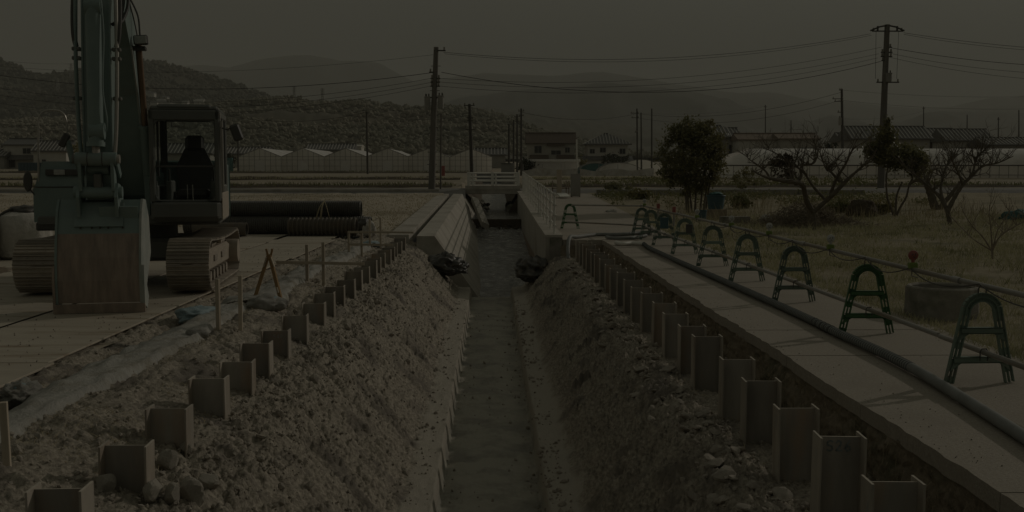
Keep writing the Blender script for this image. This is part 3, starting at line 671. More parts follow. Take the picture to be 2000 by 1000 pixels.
def writing(text, o, rt, up, h, w, m, parent, name='number'):
    o = Vector(o); rt = Vector(rt); up = Vector(up); mb = MB(); cx = 0.0
    for ch in text:
        for st in STROKES[ch]:
            pts = [o + rt * ((cx + x * .62) * h) + up * (y * h) for x, y in st]
            for a, b in zip(pts[:-1], pts[1:]):
                d = (b - a); nn = rt.cross(up).normalized().cross(d).normalized() * (w / 2); e = d.normalized() * w * .35
                mb.quad(a - e - nn, a - e + nn, b + e + nn, b + e - nn)
        cx += .62 if ch == '1' else .85
    return mb.build(name, m, parent)
R_TOP = [955, 868, 803, 745, 708, 663, 637, 613, 596, 575]
ys_r = [1.78 * F / (t - 332) for t in R_TOP]; ys_r += [ys_r[-1] + .98 * (i + 1) for i in range(12)]
L_TOP = [965, 870, 800, 742, 705, 674, 643, 619, 591, 573, 560, 545, 531, 520, 511]
ys_l = [1.78 * F / (t - 332) for t in L_TOP]; ys_l += [ys_l[-1] + 1.0 * (i + 1) for i in range(7)]
def pile(x, y, top, rz, label, group):
    e = empty('steel_pile', (x, y, top), rz); e.rotation_euler = (rng.uniform(-.015, .015), rng.uniform(-.012, .012), rz); tag(e, label, 'steel pile', group)
    w = inst('web', PM['web'], e); inst('edge', PM['wedge'], w)
    for s in (-1, 1):
        f = inst('flange', PM['fl'], e, (s * .145, 0, 0)); inst('edge', PM['edge'], f)
    return e
for k, y in enumerate(ys_r):
    e = pile(2.30 + .01 * math.sin(k * 2.3), y, .085 + .02 * math.sin(k * 1.7), R(-2.0 + 1.5 * math.sin(k * 3.1)), 'rusty steel H pile, %s from the camera in the row along the concrete path' % ORD[k], 'steel piles along the concrete path')
    if k == 0: writing('N', (-.1535, -.02, -.16), (0, -1, 0), (0, 0, 1), .05, .006, M['chalk'], e)
    if k == 1:
        writing('S26', (-.085, -.0075, -.095), (1, 0, 0), (0, 0, 1), .07, .011, M['blue_chalk'], e); writing('5', (-.1535, .01, -.15), (0, -1, 0), (0, 0, 1), .07, .006, M['chalk'], e)
    if k == 2: writing('18', (-.1535, .055, -.15), (0, -1, 0), (0, 0, 1), .095, .007, M['chalk'], e)
for k, y in enumerate(ys_l):
    e = pile(-2.405 + .02 * math.sin(k * 1.9), y, .085 + .018 * math.sin(k * 2.7 + 1), R(1.5 + 1.2 * math.sin(k * 2.1)), 'dark steel H pile, %s from the camera in the row beside the excavator' % ORD[k], 'steel piles beside the excavator')
    if k == 6: writing('S4P', (-.03, -.0075, -.085), (1, 0, 0), (0, 0, 1), .045, .005, M['chalk'], e)
    if k == 8: writing('S8', (-.06, -.0075, -.08), (1, 0, 0), (0, 0, 1), .045, .005, M['chalk'], e)
    if k == 10: writing('S3', (-.04, -.0075, -.08), (1, 0, 0), (0, 0, 1), .045, .005, M['chalk'], e)
    if k == 13: writing('S8', (-.03, -.0075, -.08), (1, 0, 0), (0, 0, 1), .045, .005, M['chalk'], e)

# ================================================================ sheet strip, stakes, boards
def cloth(name, line, m, wob=.05, th=.012, seed=0, parent=None, nx=14):
    # line: list of (y, x0, x1); a crumpled sheet lying over the soil
    ys = np.array([l[0] for l in line]); Yg = np.linspace(ys[0], ys[-1], int(abs(ys[-1] - ys[0]) / .05) + 2)
    A = np.interp(Yg, ys, [l[1] for l in line]); B = np.interp(Yg, ys, [l[2] for l in line])
    A = A + .05 * vn(Yg * 1.5, Yg * 0 + seed, seed); B = B + .05 * vn(Yg * 1.3, Yg * 0 + seed + 3, seed + 1)
    t = np.linspace(0, 1, nx); Xg = A[:, None] * (1 - t) + B[:, None] * t; Y2 = np.repeat(Yg[:, None], nx, 1)
    g_ = np.array([[tz(a, b) if -4.45 < a < 3 and b < 31 else 0.02 for a, b in zip(r1, r2)] for r1, r2 in zip(Xg, Y2)])
    k_ = np.ones(9) / 9
    for _ in range(2): g_ = np.apply_along_axis(lambda c: np.convolve(np.pad(c, 4, 'edge'), k_, 'valid'), 0, g_)
    fold = np.abs(fbm(Xg * 4 + Y2 * 1.5, Y2 * .7 - Xg, 3, seed + 9)) * wob * 1.1 + wob * .35 * np.sin(t * math.pi)[None, :] + .045 * np.abs(vn(Xg * 13 + Y2 * 2.5, Y2 * 1.7 - Xg * 2, seed + 4)) + .02 * np.abs(vn(Xg * 24 - Y2 * 6, Y2 * 5, seed + 5))
    Zg = g_ + .025 + fold
    Zg[:, 0] = g_[:, 0] - .02; Zg[:, -1] = g_[:, -1] - .02
    return grid_obj(name, Xg, Y2, Zg, m, parent)
o = cloth('plastic_sheet', [(5.5, -4.0, -3.5), (7.5, -3.95, -3.42), (9.5, -3.88, -3.28), (11.2, -3.95, -3.2), (12.2, -3.85, -3.22), (13.4, -3.85, -3.25), (14.4, -3.95, -3.2)], M['sheet'], .022, seed=3)
tag(o, 'long white plastic sheet strip lying on the soil beside the plates', 'plastic sheet')
o = cloth('plastic_sheet', [(14.7, -3.85, -3.05), (15.6, -3.95, -3.0), (17.4, -3.75, -3.15), (20, -3.6, -3.1), (23, -3.5, -3.0), (26, -3.2, -2.9)], M['sheet'], .03, seed=8)
tag(o, 'white sheet running on beyond the wooden trestle towards the far piles', 'plastic sheet')
def lump(name, c, d, m, seed, amp=.25, parent=None, sub=3, rz=0, fr=2.4):
    me = rock_mesh(name, seed, m, sub)
    for v in me.vertices:
        n = v.co.normalized(); f = .82 + amp * float(fbm(n.x * fr + seed, n.y * fr + n.z * fr * .8, 3, seed))
        v.co = n * f
    me.polygons.foreach_set('use_smooth', [True] * len(me.polygons))
    return inst(name, me, parent, c, (0, 0, rz), d)
o = lump('sheet_roll', (-3.83, 13.75, .0), (.30, .42, .13), M['blue_sheet'], 51, .3, sub=4); tag(o, 'crumpled blue-white sheet bundle at the foot of the wooden trestle', 'sheet bundle')
o = lump('sheet_roll', (-3.05, 14.35, .06), (.34, .24, .16), M['sheet'], 52, .25, sub=4, rz=.5); tag(o, 'puffed white sheet end beside the trestle leg nearer the piles', 'sheet bundle')
lump('fold', (.1, -.1, .35), (.45, .5, .5), M['blue_sheet'], 53, .3, o)
o = lump('sheet_roll', (-3.98, 8.95, -.02), (.17, .26, .13), M['sheet'], 54, .45, sub=4, fr=3.5); tag(o, 'small white plastic bag with blue streak beside the plate edge', 'plastic bag')
lump('streak', (.05, -.15, .55), (.4, .35, .3), M['blue_sheet'], 56, .2, o)
o = lump('sheet_roll', (-3.32, 11.95, .03), (.15, .16, .10), M['sheet'], 55, .2); tag(o, 'rounded white bundle bulging from the sheet strip before two stakes', 'sheet bundle')

def stake(px, ptop, pbase, z0, label, w=.045, lean=0.0, group=None):
    p = at_z(px, pbase, z0); q = at_y(px, ptop, p.y); h = q.z - z0
    mb = MB(); mb.box2((-w / 2, -w / 2, -.25), (w / 2, w / 2, h), .003); o = mb.build('wooden_stake', M['wood']); o.location = (p.x, p.y, z0); o.rotation_euler = (0, lean, rng.uniform(-.3, .3))
    return tag(o, label, 'stake', group)
stake(15, 785, 925, -.05, 'pale wooden stake alone at the near end of the white sheet', lean=-.02)
stake(427, 545, 647, -.02, 'wooden stake nearer the plates of the pair before the trestle')
stake(470, 538, 645, -.02, 'wooden stake nearer the piles of the pair before the trestle', lean=.01)
bb = empty('batter_board', (0, 17.9, 0)); tag(bb, 'two upright stakes with a horizontal board behind the wooden trestle', 'batter board')
def upright(parent, px, pt, pb, Y, w=.05):
    a = at_y(px, pt, Y); b = at_y(px, pb, Y); o = MB().box2((a.x - w / 2, -w / 2, b.z - .3), (a.x + w / 2, w / 2, a.z), .003).build('upright', M['wood'], parent); return o
def hboard(parent, px0, py0, px1, py1, Y, t=.05, dy=-.04):
    a = at_y(px0, py0, Y); b = at_y(px1, py1, Y)
    mb = MB(); mb.add([(a.x, dy - .012, a.z - t), (b.x, dy - .012, b.z - t), (b.x, dy - .012, b.z), (a.x, dy - .012, a.z), (a.x, dy + .012, a.z - t), (b.x, dy + .012, b.z - t), (b.x, dy + .012, b.z), (a.x, dy + .012, a.z)], [(0, 1, 2, 3), (4, 7, 6, 5), (0, 4, 5, 1), (3, 2, 6, 7), (0, 3, 7, 4), (1, 5, 6, 2)])
    return mb.build('board', M['wood'], parent)
upright(bb, 599, 478, 545, 17.9); upright(bb, 631, 473, 550, 17.9); hboard(bb, 540, 509, 712, 512, 17.9)
bb = empty('batter_board', (0, 23.6, 0)); tag(bb, 'farther pair of stakes carrying two horizontal boards beside the far piles', 'batter board')
upright(bb, 681, 452, 500, 23.6); upright(bb, 706, 451, 502, 23.6); hboard(bb, 683, 475, 768, 476, 23.6); hboard(bb, 680, 451, 808, 452, 23.6, .045)
bb = empty('batter_board', (0, 26.5, 0)); tag(bb, 'farthest pair of bare stakes near the pipe stack end', 'batter board')
upright(bb, 722, 428, 475, 26.5); upright(bb, 743, 425, 475, 26.5)
# folding wooden trestle
tr = empty('wooden_trestle', (-3.2, 15.35, -.02)); tag(tr, 'folded brown wooden trestle standing like a narrow letter A', 'trestle')
def bar(parent, name, a, b, w, d, m):
    a = Vector(a); b = Vector(b); v = b - a; q = v.to_track_quat('Z', 'Y').to_matrix(); mb = MB(); mb.box((a + b) / 2, (w, d, v.length), q, .003); return mb.build(name, m, parent)
bar(tr, 'leg', (-.24, -.02, -.02), (-.01, 0, .68), .04, .05, M['wood_tan']); bar(tr, 'leg', (.20, -.06, -.12), (.0, 0, .68), .04, .05, M['wood_tan'])
for s in (-1, 1):
    bar(tr, 'strap', (s * .075, -.03, .50), (s * .03, -.03, .64), .05, .012, M['wood']); bar(tr, 'prong', (s * .02, 0, .66), (s * .045, 0, .76), .022, .03, M['wood_tan'])
bar(tr, 'clip', (.135, -.07, .13), (.115, -.07, .21), .055, .02, M['wood'])

# black plastic tarps bundled at the end of the banks
def tarp(c, d, seed, label, rz=0):
    me = rock_mesh('black_tarp', seed, M['black_sheet'], 5)
    for v in me.vertices:
        n = v.co.normalized(); a = math.atan2(n.y, n.x)
        f = .85 + .28 * float(fbm(a * 2.2 + seed, n.z * 3.1, 3, seed)) + .16 * abs(float(vn(a * 5 + n.z * 3, n.z * 4, seed + 2)))
        v.co = Vector((n.x * f, n.y * f, n.z * f * (1 if n.z > 0 else .5)))
    me.polygons.foreach_set('use_smooth', [True] * len(me.polygons))
    return tag(inst('black_tarp', me, None, c, (0, 0, rz), d), label, 'tarp')
tarp((-1.24, 28.6, -.76), (.66, .6, .42), 61, 'bundled black plastic tarp at the end of the sunlit bank'); tarp((1.10, 28.3, -.88), (.50, .65, .46), 62, 'bundled black plastic tarp at the end of the shaded bank')

# ================================================================ barricades along the path
def barricade_meshes(m):
    D = {}
    mb = MB()
    # curved A: two channel legs joined over the top
    def leg_pts(off):
        P = []
        for t in np.linspace(0, 1, 13): P.append((-.275 + .125 * t, .60 * t))
        for a in np.linspace(180 - 12, 90, 7)[1:]: P.append((.152 * math.cos(R(a)), .60 + .155 * math.sin(R(a)) ))
        return P
    P = leg_pts(0); full = P + [(-x, z) for x, z in reversed(P[:-1])]
    for yo in (-.035, .035):   # two rails of the channel
        pts = [(x, yo, z) for x, z in full]
        for i in range(len(pts) - 1):
            a = Vector(pts[i]); b = Vector(pts[i + 1]); mid = (a + b) / 2; v = b - a
            mb.box(mid, (.05, .012, v.length + .012), v.to_track_quat('Z', 'Y').to_matrix() @ Matrix.Rotation(0, 3, 'Z'))
    me_frame = mb
    return full
GFULL = barricade_meshes(None)
def make_frame_mesh(m):
    mb = MB(); pts = [Vector((x, 0, z)) for x, z in GFULL]
    n = len(pts)
    for i in range(n - 1):
        a, b = pts[i], pts[i + 1]; v = b - a; t = v.normalized(); nn = Vector((t.z, 0, -t.x))
        q = Matrix((nn, Vector((0, 1, 0)), t)).transposed(); L_ = v.length * 1.05; mid = (a + b) / 2
        straight = (i < 12 or i >= n - 13)
        for s in (-1, 0, 1): mb.box(mid + nn * (s * .035), (.011, .04 if s else .03, L_), q)      # ribs of the moulded leg
        if (not straight) or i % 3 == 0:
            for s in (-1, 1): mb.box(mid + nn * (s * .0175), (.025, .012, L_), q)
        elif i % 3 == 1:
            for s in (-1, 1): mb.box(mid + nn * (s * .0185) - t * (v.length * .42), (.025, .012, v.length * .16), q)
    return mb.mesh('frame', m)
def make_bar_mesh(m, z, hw):
    mb = MB(); mb.box2((-hw, -.03, z - .026), (hw, -.022, z + .026)); mb.box2((-hw, -.03, z + .02), (hw, .03, z + .028)); mb.box2((-hw, -.03, z - .028), (hw, .03, z - .02))
    for s in (-1, 1): mb.add([(s * hw, -.02, z - .028), (s * (hw - .07), -.02, z - .028), (s * (hw + .03), -.02, z - .10), (s * hw, .02, z - .028), (s * (hw - .07), .02, z - .028), (s * (hw + .03), .02, z - .10)], [(0, 1, 2), (3, 5, 4), (0, 3, 4, 1), (1, 4, 5, 2), (2, 5, 3, 0)])
    return mb.mesh('crossbar', m)
FRM = {q: (make_frame_mesh(M[q]), make_bar_mesh(M[q], .20, .245), make_bar_mesh(M[q], .46, .185)) for q in ('frame_green', 'frame_bright')}
UBOLT = MB().tube([(-.035, 0, -.05), (-.035, 0, .03), (-.02, 0, .055), (.02, 0, .055), (.035, 0, .03), (.035, 0, -.05)], .006, 6).mesh('clamp', M['black'])
BY = [9.2, 12.05, 15.0, 17.8, 20.6, 23.6, 26.4, 28.7, 30.4]
def frame_at(x, y, rz, label, key='frame_green', grp='green barricade frames along the path', z=.004, lift=True):
    e = empty('barricade_frame', (x, y, z), rz); tag(e, label, 'barricade', grp); fm = FRM[key]
    inst('frame', fm[0], e); inst('crossbar', fm[1], e); inst('crossbar', fm[2], e)
    if lift: inst('clamp', UBOLT, e, (0, 0, .80)); inst('clamp', UBOLT, e, (.02, -.03, .245))
    return e
NUM = ORD
for k, y in enumerate(BY):
    extra = ['dark green A-shaped barricade frame, %s from the camera beside the path', 'bright green A-shaped barricade frame, %s from the camera beside the path'][k == 1] % ORD[k]
    frame_at(4.30, y, R([2.5, -3, 1.5, 3.5, -2.5, 2, -3, 5, 12][k]), extra, 'frame_bright' if k == 1 else 'frame_green')
frame_at(2.48, 33.6, R(-20), 'bright green barricade frame standing alone against the white pipe fence', 'frame_bright', z=float(base(33.6)) + .002, lift=False)
# scaffold pipes
def pipe(a, b, r, label, m='pipe', grp=None, name='scaffold_pipe'):
    a = Vector(a); b = Vector(b); c = a; mb = MB(); n = 5
    mb.tube([(b - a) * (i / n) for i in range(n + 1)], r, 12); o = mb.build(name, M[m], None, True, a)
    return tag(o, label, 'pipe', grp)
UP = [(4.7, .845), (9.75, .84), (14.6, .84), (19.6, .845), (24.6, .84), (30.7, .84)]
for k in range(5):
    y0, z0 = UP[k]; y1, z1 = UP[k + 1]
    pipe((4.30, y0, z0 + .018 - .002 * k), (4.31, y1 - .03, z1 + .018), .0245, 'grey scaffold pipe along the frame tops, %s length from the camera' % ORD[k], grp='pipes on the barricades')
    pipe((4.33, y0 + .4, .275), (4.325, min(y1 + .35, 30.6), .272), .0245, 'grey scaffold pipe low on the frames, %s length from the camera' % ORD[k], grp='pipes on the barricades')
    if k: tag(MB().tube([(4.305, y0 - .10, z0 + .016), (4.305, y0 + .07, z0 + .016)], .031, 10).build('pipe_coupler', M['alu'], None, True), 'short sleeve joining the top pipes, %s joint from the camera' % ORD[k - 1], 'coupler', 'couplers of the top pipes')
pipe((2.45, 32.6, .80), (4.42, 30.9, .83), .0245, 'grey pipe closing the path at chest height behind the last frame'); pipe((2.35, 32.9, .27), (4.40, 31.0, .25), .0245, 'grey pipe closing the path near the ground behind the last frame')
# round warning lamps on the top pipe
def lamp(y, color, label, rz=0):
    e = empty('warning_lamp', (4.30, y, .885), rz); tag(e, label, 'warning lamp', 'round warning lamps on the top pipe')
    MB().box2((-.045, -.03, -.02), (.045, .03, .045), .008).build('battery_case', M['lime'], e)
    MB().tube([(0, 0, .03), (0, 0, .075)], .018, 8).build('neck', M[color], e)
    l = MB().lathe([(0, -.024), (.03, -.022), (.050, -.010), (.053, 0), (.050, .010), (.03, .022), (0, .024)], (0, 0, .118), 20, 'y').build('lens', M[color], e, True)
    for a in range(3): MB().box((.018 * math.cos(a * 2.1 + .6), -.0235, .118 + .018 * math.sin(a * 2.1 + .6)), (.007, .004, .02), (0, a * .8, 0)).build('facet', M['black'], l)
    MB().tube([(-.02, -.03, -.02), (-.02, -.03, -.09), (.05, -.02, -.11)], .005, 6).build('strap', M['black'], e)
    return e
lamp(10.75, 'red', 'round red warning lamp on the top pipe behind the nearest frames'); lamp(13.4, 'lens', 'round clear warning lamp between second and third frames'); lamp(16.4, 'lens', 'round clear warning lamp between third and fourth frames'); lamp(19.0, 'lens', 'round clear warning lamp between fourth and fifth frames'); lamp(22.2, 'lens', 'round clear warning lamp between fifth and sixth frames'); lamp(29.9, 'lens', 'round clear warning lamp on the last pipe end')
for k, y in enumerate((25.2, 27.6)):
    e = empty('delineator', (4.33, y, .84)); tag(e, 'small red marker on the top pipe beyond the sixth frame, ' + ('nearer one' if k == 0 else 'farther one'), 'marker')
    MB().tube([(0, 0, 0), (0, 0, .16)], .045, 10).build('cap', M['red'], e); MB().tube([(0, 0, -.3), (0, 0, 0)], .02, 8).build('stem', M['tube_metal'], e)
# electric lead looped along the pipe
for k, (a, b, sag) in enumerate([(9.2, 10.75, .10), (10.75, 12.05, .11), (12.05, 13.4, .09), (13.4, 15.0, .12), (15.0, 16.4, .10), (16.4, 17.8, .08), (17.8, 19.0, .10), (19.0, 20.6, .08), (7.4, 9.2, .1)]):
    pts = [(4.27 - .02 * math.sin(math.pi * t), a + (b - a) * t, .875 - sag * 4 * t * (1 - t) * (.8 + .3 * t)) for t in np.linspace(0, 1, 12)]
    tag(MB().tube(pts, .006, 6).build('cable', M['rubber'], None, True), 'thin dark lamp cable hanging under the top pipe, %s loop' % ORD[(k + 1) % 9], 'cable', 'cable loops under the top pipe')
# two control boxes hanging on the frames
MBX = tag(MB().box2((-.1, -.05, -.2), (.1, .05, .08), .01).build('hanging_box', M['tub'], None, loc=(4.28, 26.3, .62)), 'grey-blue bag hung in the seventh frame', 'bag')
tag(MB().box2((-.07, -.04, -.14), (.07, .04, .06), .01).build('hanging_box', M['black'], None, loc=(4.36, 23.4, .62)), 'small black box hanging in the sixth frame', 'box')

# ---------------------------------------------------------------- hoses on the path
def smooth_line(pts, n=10):
    out = []
    P = [Vector(p) for p in pts]; P = [P[0] * 2 - P[1]] + P + [P[-1] * 2 - P[-2]]
    for i in range(1, len(P) - 2):
        for t in np.linspace(0, 1, n, endpoint=False):
            a, b, c, d = P[i - 1], P[i], P[i + 1], P[i + 2]
            out.append(.5 * ((2 * b) + (c - a) * t + (2 * a - 5 * b + 4 * c - d) * t * t + (3 * b - a - 3 * c + d) * t ** 3))
    out.append(P[-2]); return out
def hose(pxs, r, m, label, ribs=0, z=None, name='hose'):
    pts = smooth_line([at_z(a, b, (r + .008) if z is None else z) for a, b in pxs])
    e = MB(); e.tube(pts, r, 14); o = e.build(name, M[m], None, True); tag(o, label, 'hose'); return o, pts
hp = [(2080, 905), (2000, 853), (1900, 790), (1800, 729), (1725, 690), (1640, 652), (1560, 614), (1480, 578), (1400, 543), (1335, 515), (1295, 497), (1268, 484), (1257, 476)]
o, pts = hose(hp, .047, 'hose', 'thick grey drainage hose lying along the concrete path')
rg = MB()
s = 0.0
for a, b in zip(pts[:-1], pts[1:]):
    d = (b - a).length; s += d
mb = MB(); step = .06; acc = 0.0
for a, b in zip(pts[:-1], pts[1:]):
    v = b - a; d = v.length
    while acc < d:
        p = a + v * (acc / d); t = v.normalized()
        if p.y > 9.6: mb.tube([p - t * .009, p + t * .009], .0512, 10)
        acc += step
    acc -= d
mb.build('ribs', M['hose_dark'], o)
for q in (0, 1, 2, 3, 4):
    i = 52 + q; a = pts[i]; t = (pts[i + 1] - pts[i]).normalized(); mb = MB(); mb.tube([a - t * .012, a + t * .012], .054, 12); mb.build('wire_tie', M['black'], o)
hose([(1257, 476), (1235, 475), (1215, 476), (1203, 474)], .05, 'white_paint', 'pale hose end pointing to the pit edge')
hose([(1262, 460), (1235, 464), (1200, 465), (1185, 463)], .045, 'hose', 'short grey hose lying across the path corner')
pp = [at_z(1095, 497, -.30), at_z(1103, 486, -.12), at_z(1112, 469, .09), at_z(1128, 459, .06), at_z(1165, 458, .05), at_z(1205, 458, .05), at_z(1250, 455, .05), at_z(1268, 456, .05)]
pp[0] = Vector((2.02, 27.9, -.46)); pp[1] = Vector((2.02, 28.1, -.2)); pp[2] = Vector((2.10, 28.5, .07)); pp[3] = Vector((2.35, 29.0, .056))
tag(MB().tube(smooth_line(pp), .05, 12).build('hose', M['hose'], None, True), 'pale hose bending from the path down into the pit', 'hose')

# concrete well ring in the grass
wr = empty('well_ring', (5.83, 13.6, -.06), .2); tag(wr, 'weathered concrete well ring half sunk in the dry grass', 'well ring')
n = 12; vs = []; ro, ri, h = .45, .385, .44
prof = [(ro, -.2), (ro + .01, 0), (ro, h - .02), (ro - .02, h), (ri + .02, h), (ri, h - .02), (ri, -.15)]
MB().lathe(prof, n=14).build('ring', M['old_concrete'], wr); MB().lathe([(.01, .05), (ri + .02, .05)], n=14).build('soil_fill', M['dirt_dark'], wr)
# ================================================================ excavator
EX = empty('excavator', (-5.76, 17.45, .02), R(10.5)); tag(EX, 'teal crawler excavator with grey cab and rust-brown bucket resting on the plates', 'excavator')
# local frame: +X = towards the trench, -Y = forward (towards the camera)
def track(x0):
    t = MB()
    rad, hl = .36, 1.42
    t.box2((x0 - .19, -hl + .1, .26), (x0 + .19, hl - .1, .60), .05)
    t.box2((x0 - .10, -hl + .3, .60), (x0 + .10, hl - .3, .66), .02)
    o = t.build('track_frame', M['track_dust'], EX); o.rotation_euler = (0, 0, R(-4.5))
    # sprocket and idler, rollers
    for yy, nm, rr in ((-hl, 'idler_wheel', .30), (hl, 'drive_sprocket', .31)):
        MB().lathe([(.01, -.10), (rr * .45, -.12), (rr * .9, -.06), (rr, -.04), (rr, .04), (rr * .9, .06), (rr * .45, .12), (.01, .10)], (x0, yy, .43), 20, 'x').build(nm, M['track'], o, True)
    if True:
        MB().tube([(x0 + .12, hl, .43), (x0 + .33, hl, .43)], .20, 18).build('travel_motor', M['track_dust'], o, True)
    rm = MB().tube([(-.17, 0, 0), (.17, 0, 0)], .085, 12).mesh('roller', M['track'], True)
    for i in range(7): inst('roller', rm, o, (x0, -1.05 + i * .35, .17))
    for i in range(2): inst('roller', rm, o, (x0, -.5 + i * 1.0, .70))
    for i, yy in enumerate((-.55, .25)): MB().box2((x0 + .19, yy, .40), (x0 + .215, yy + .28, .50), .008).build('step', M['track'], o)
    # shoes run round the loop
    P = []
    for a in np.linspace(-90, -270, 40)[:-1]: P.append((-hl + rad * math.cos(R(a)), .43 + rad * math.sin(R(a))))
    for t_ in np.linspace(0, 1, 60)[:-1]: P.append((-hl + 2 * hl * t_, .43 + rad - .035 * math.sin(math.pi * t_) * 1.2))
    for a in np.linspace(90, -90, 40)[:-1]: P.append((hl + rad * math.cos(R(a)), .43 + rad * math.sin(R(a))))
    for t_ in np.linspace(0, 1, 60)[:-1]: P.append((hl - 2 * hl * t_, .43 - rad))
    P.append(P[0]); P = np.array(P); d = np.r_[0, np.cumsum(np.hypot(*np.diff(P, axis=0).T))]
    n = 47; pitch = d[-1] / n
    sm = MB(); w = .31
    sm.box2((-w, -pitch * .49, -.010), (w, pitch * .49, .012), .003)
    for q in (-.40, 0, .38): sm.box2((-w, pitch * q - .008, .010), (w, pitch * q + .008, .036), .004)
    sm.box2((-.07, -pitch * .45, -.07), (-.03, pitch * .45, -.008)); sm.box2((.03, -pitch * .45, -.07), (.07, pitch * .45, -.008))
    for sx in (-.12, .12):
        for sy in (-.22, .22): sm.tube([(sx, pitch * sy, .010), (sx, pitch * sy, .024)], .012, 6)
    sme = sm.mesh('track_shoe', M['track'])
    for i in range(n):
        s = i * pitch; y = np.interp(s, d, P[:, 0]); z = np.interp(s, d, P[:, 1]); e = .02
        y2 = np.interp((s + e) % d[-1], d, P[:, 0]); z2 = np.interp((s + e) % d[-1], d, P[:, 1])
        # loop runs: up the front, back along the top, down the rear, forward along the ground
        tv = Vector((0, y2 - y, z2 - z)).normalized(); nn = Vector((0, -tv.z, tv.y))
        if nn.y * (y) + nn.z * (z - .43) < 0: nn = -nn
        xa = tv.cross(nn)
        q = Matrix((xa, tv, nn)).transposed().to_euler()
        inst('track_shoe', sme, o, (x0, y, z), q)
    return o
track(-1.08); track(1.08)
cb = MB(); cb.box2((-.85, -.75, .42), (.85, .75, .78), .06); cb.tube([(0, 0, .7), (0, 0, 1.02)], .62, 28); cb.build('undercarriage', M['cabgrey'], EX)
# upper structure
up = MB(); up.box2((-1.32, -1.0, 1.00), (1.36, 1.2, 1.16), .03); up.build('upper_deck', M['cabgrey'], EX)
up = MB()
up.add([(-1.36, -.98, 1.06), (-.42, -.98, 1.06), (-.42, 1.1, 1.06), (-1.36, 1.1, 1.06), (-1.36, -.98, 1.58), (-.42, -.98, 1.58), (-.42, 1.1, 1.58), (-1.36, 1.1, 1.58)], [(0, 3, 2, 1), (4, 5, 6, 7), (0, 1, 5, 4), (1, 2, 6, 5), (2, 3, 7, 6), (3, 0, 4, 7)])
tb = up.build('side_box', M['teal'], EX)
u2 = MB(); u2.add([(-1.34, -.96, 1.60), (-.44, -.96, 1.60), (-.44, 1.1, 1.60), (-1.34, 1.1, 1.60), (-1.24, -.88, 1.98), (-.44, -.88, 1.98), (-.44, 1.1, 1.98), (-1.24, 1.1, 1.98)], [(0, 3, 2, 1), (4, 5, 6, 7), (0, 1, 5, 4), (1, 2, 6, 5), (2, 3, 7, 6), (3, 0, 4, 7)]); tk = u2.build('tank_cover', M['teal'], EX)
MB().box2((-1.18, -.975, 1.77), (-.62, -.925, 1.86), .006).build('recess', M['black'], tk); MB().box2((-1.06, -.99, 1.775), (-.90, -.93, 1.855), .008).build('lamp_lens', M['lens'], tk)
MB().box2((-1.35, -.985, 1.583), (-.42, -.90, 1.598)).build('seam', M['black'], tk); MB().box2((-1.34, -.99, .93), (-.42, -.6, 1.06), .02).build('skirt', M['black'], tb)
cw_ = MB(); cw_.prism([(-1.36, 1.9), (1.36, 1.9), (1.30, 2.35), (.8, 2.62), (-.8, 2.62), (-1.30, 2.35)], 1.0, 2.02, 'z'); cw_.build('counterweight', M['teal'], EX)
MB().box2((-.42, .35, 1.1), (1.34, 1.9, 1.98), .05).build('engine_hood', M['teal'], EX)
MB().box2((-.40, -.95, 1.10), (-.32, .6, 1.75), .01).build('boom_bracket', M['teal'], EX); MB().box2((.24, -.95, 1.10), (.32, .6, 1.75), .01).build('boom_bracket', M['teal'], EX)
MB().tube([(-.44, -.35, 1.6), (.36, -.35, 1.6)], .07, 14).build('boom_pin', M['cabgrey'], EX, True)
# handrails and mirrors
hr = MB().tube(smooth_line([(-1.30, -.93, 1.25), (-1.27, -.93, 2.4), (-1.26, -.92, 2.62), (-1.18, -.92, 2.73), (-1.05, -.92, 2.75), (-.93, -.92, 2.72), (-.87, -.92, 2.6), (-.86, -.92, 2.3)], 5), .015, 8).build('handrail', M['silver'], EX, True)
MB().tube([(-.86, -.92, 2.3), (-.80, -.90, 1.98)], .045, 10).build('mirror_post', M['teal'], hr, True)
MB().box((-.90, -.95, 2.30), (.11, .05, .22), (0, .5, 0), .02).build('mirror', M['black'], hr)
MB().tube(smooth_line([(-1.30, -.95, 1.43), (-1.36, -.98, 1.5), (-1.40, -1.0, 1.56)], 4), .012, 6).build('mirror_arm', M['black'], EX, True)
MB().lathe([(0, -.02), (.06, -.018), (.075, 0), (.06, .018), (0, .02)], (0, 0, 0), 14, 'y').build('mirror', M['black'], EX, True, (-1.42, -1.02, 1.68)).scale = (.9, 1, 2.1)
bc = MB().tube([(-.62, .2, 1.98), (-.62, .2, 2.12)], .018, 8).build('beacon', M['silver'], EX); MB().lathe([(.065, 0), (.065, .10), (.05, .14), (0, .15)], (-.62, .2, 2.12), 14).build('beacon_lens', M['orange'], bc, True)
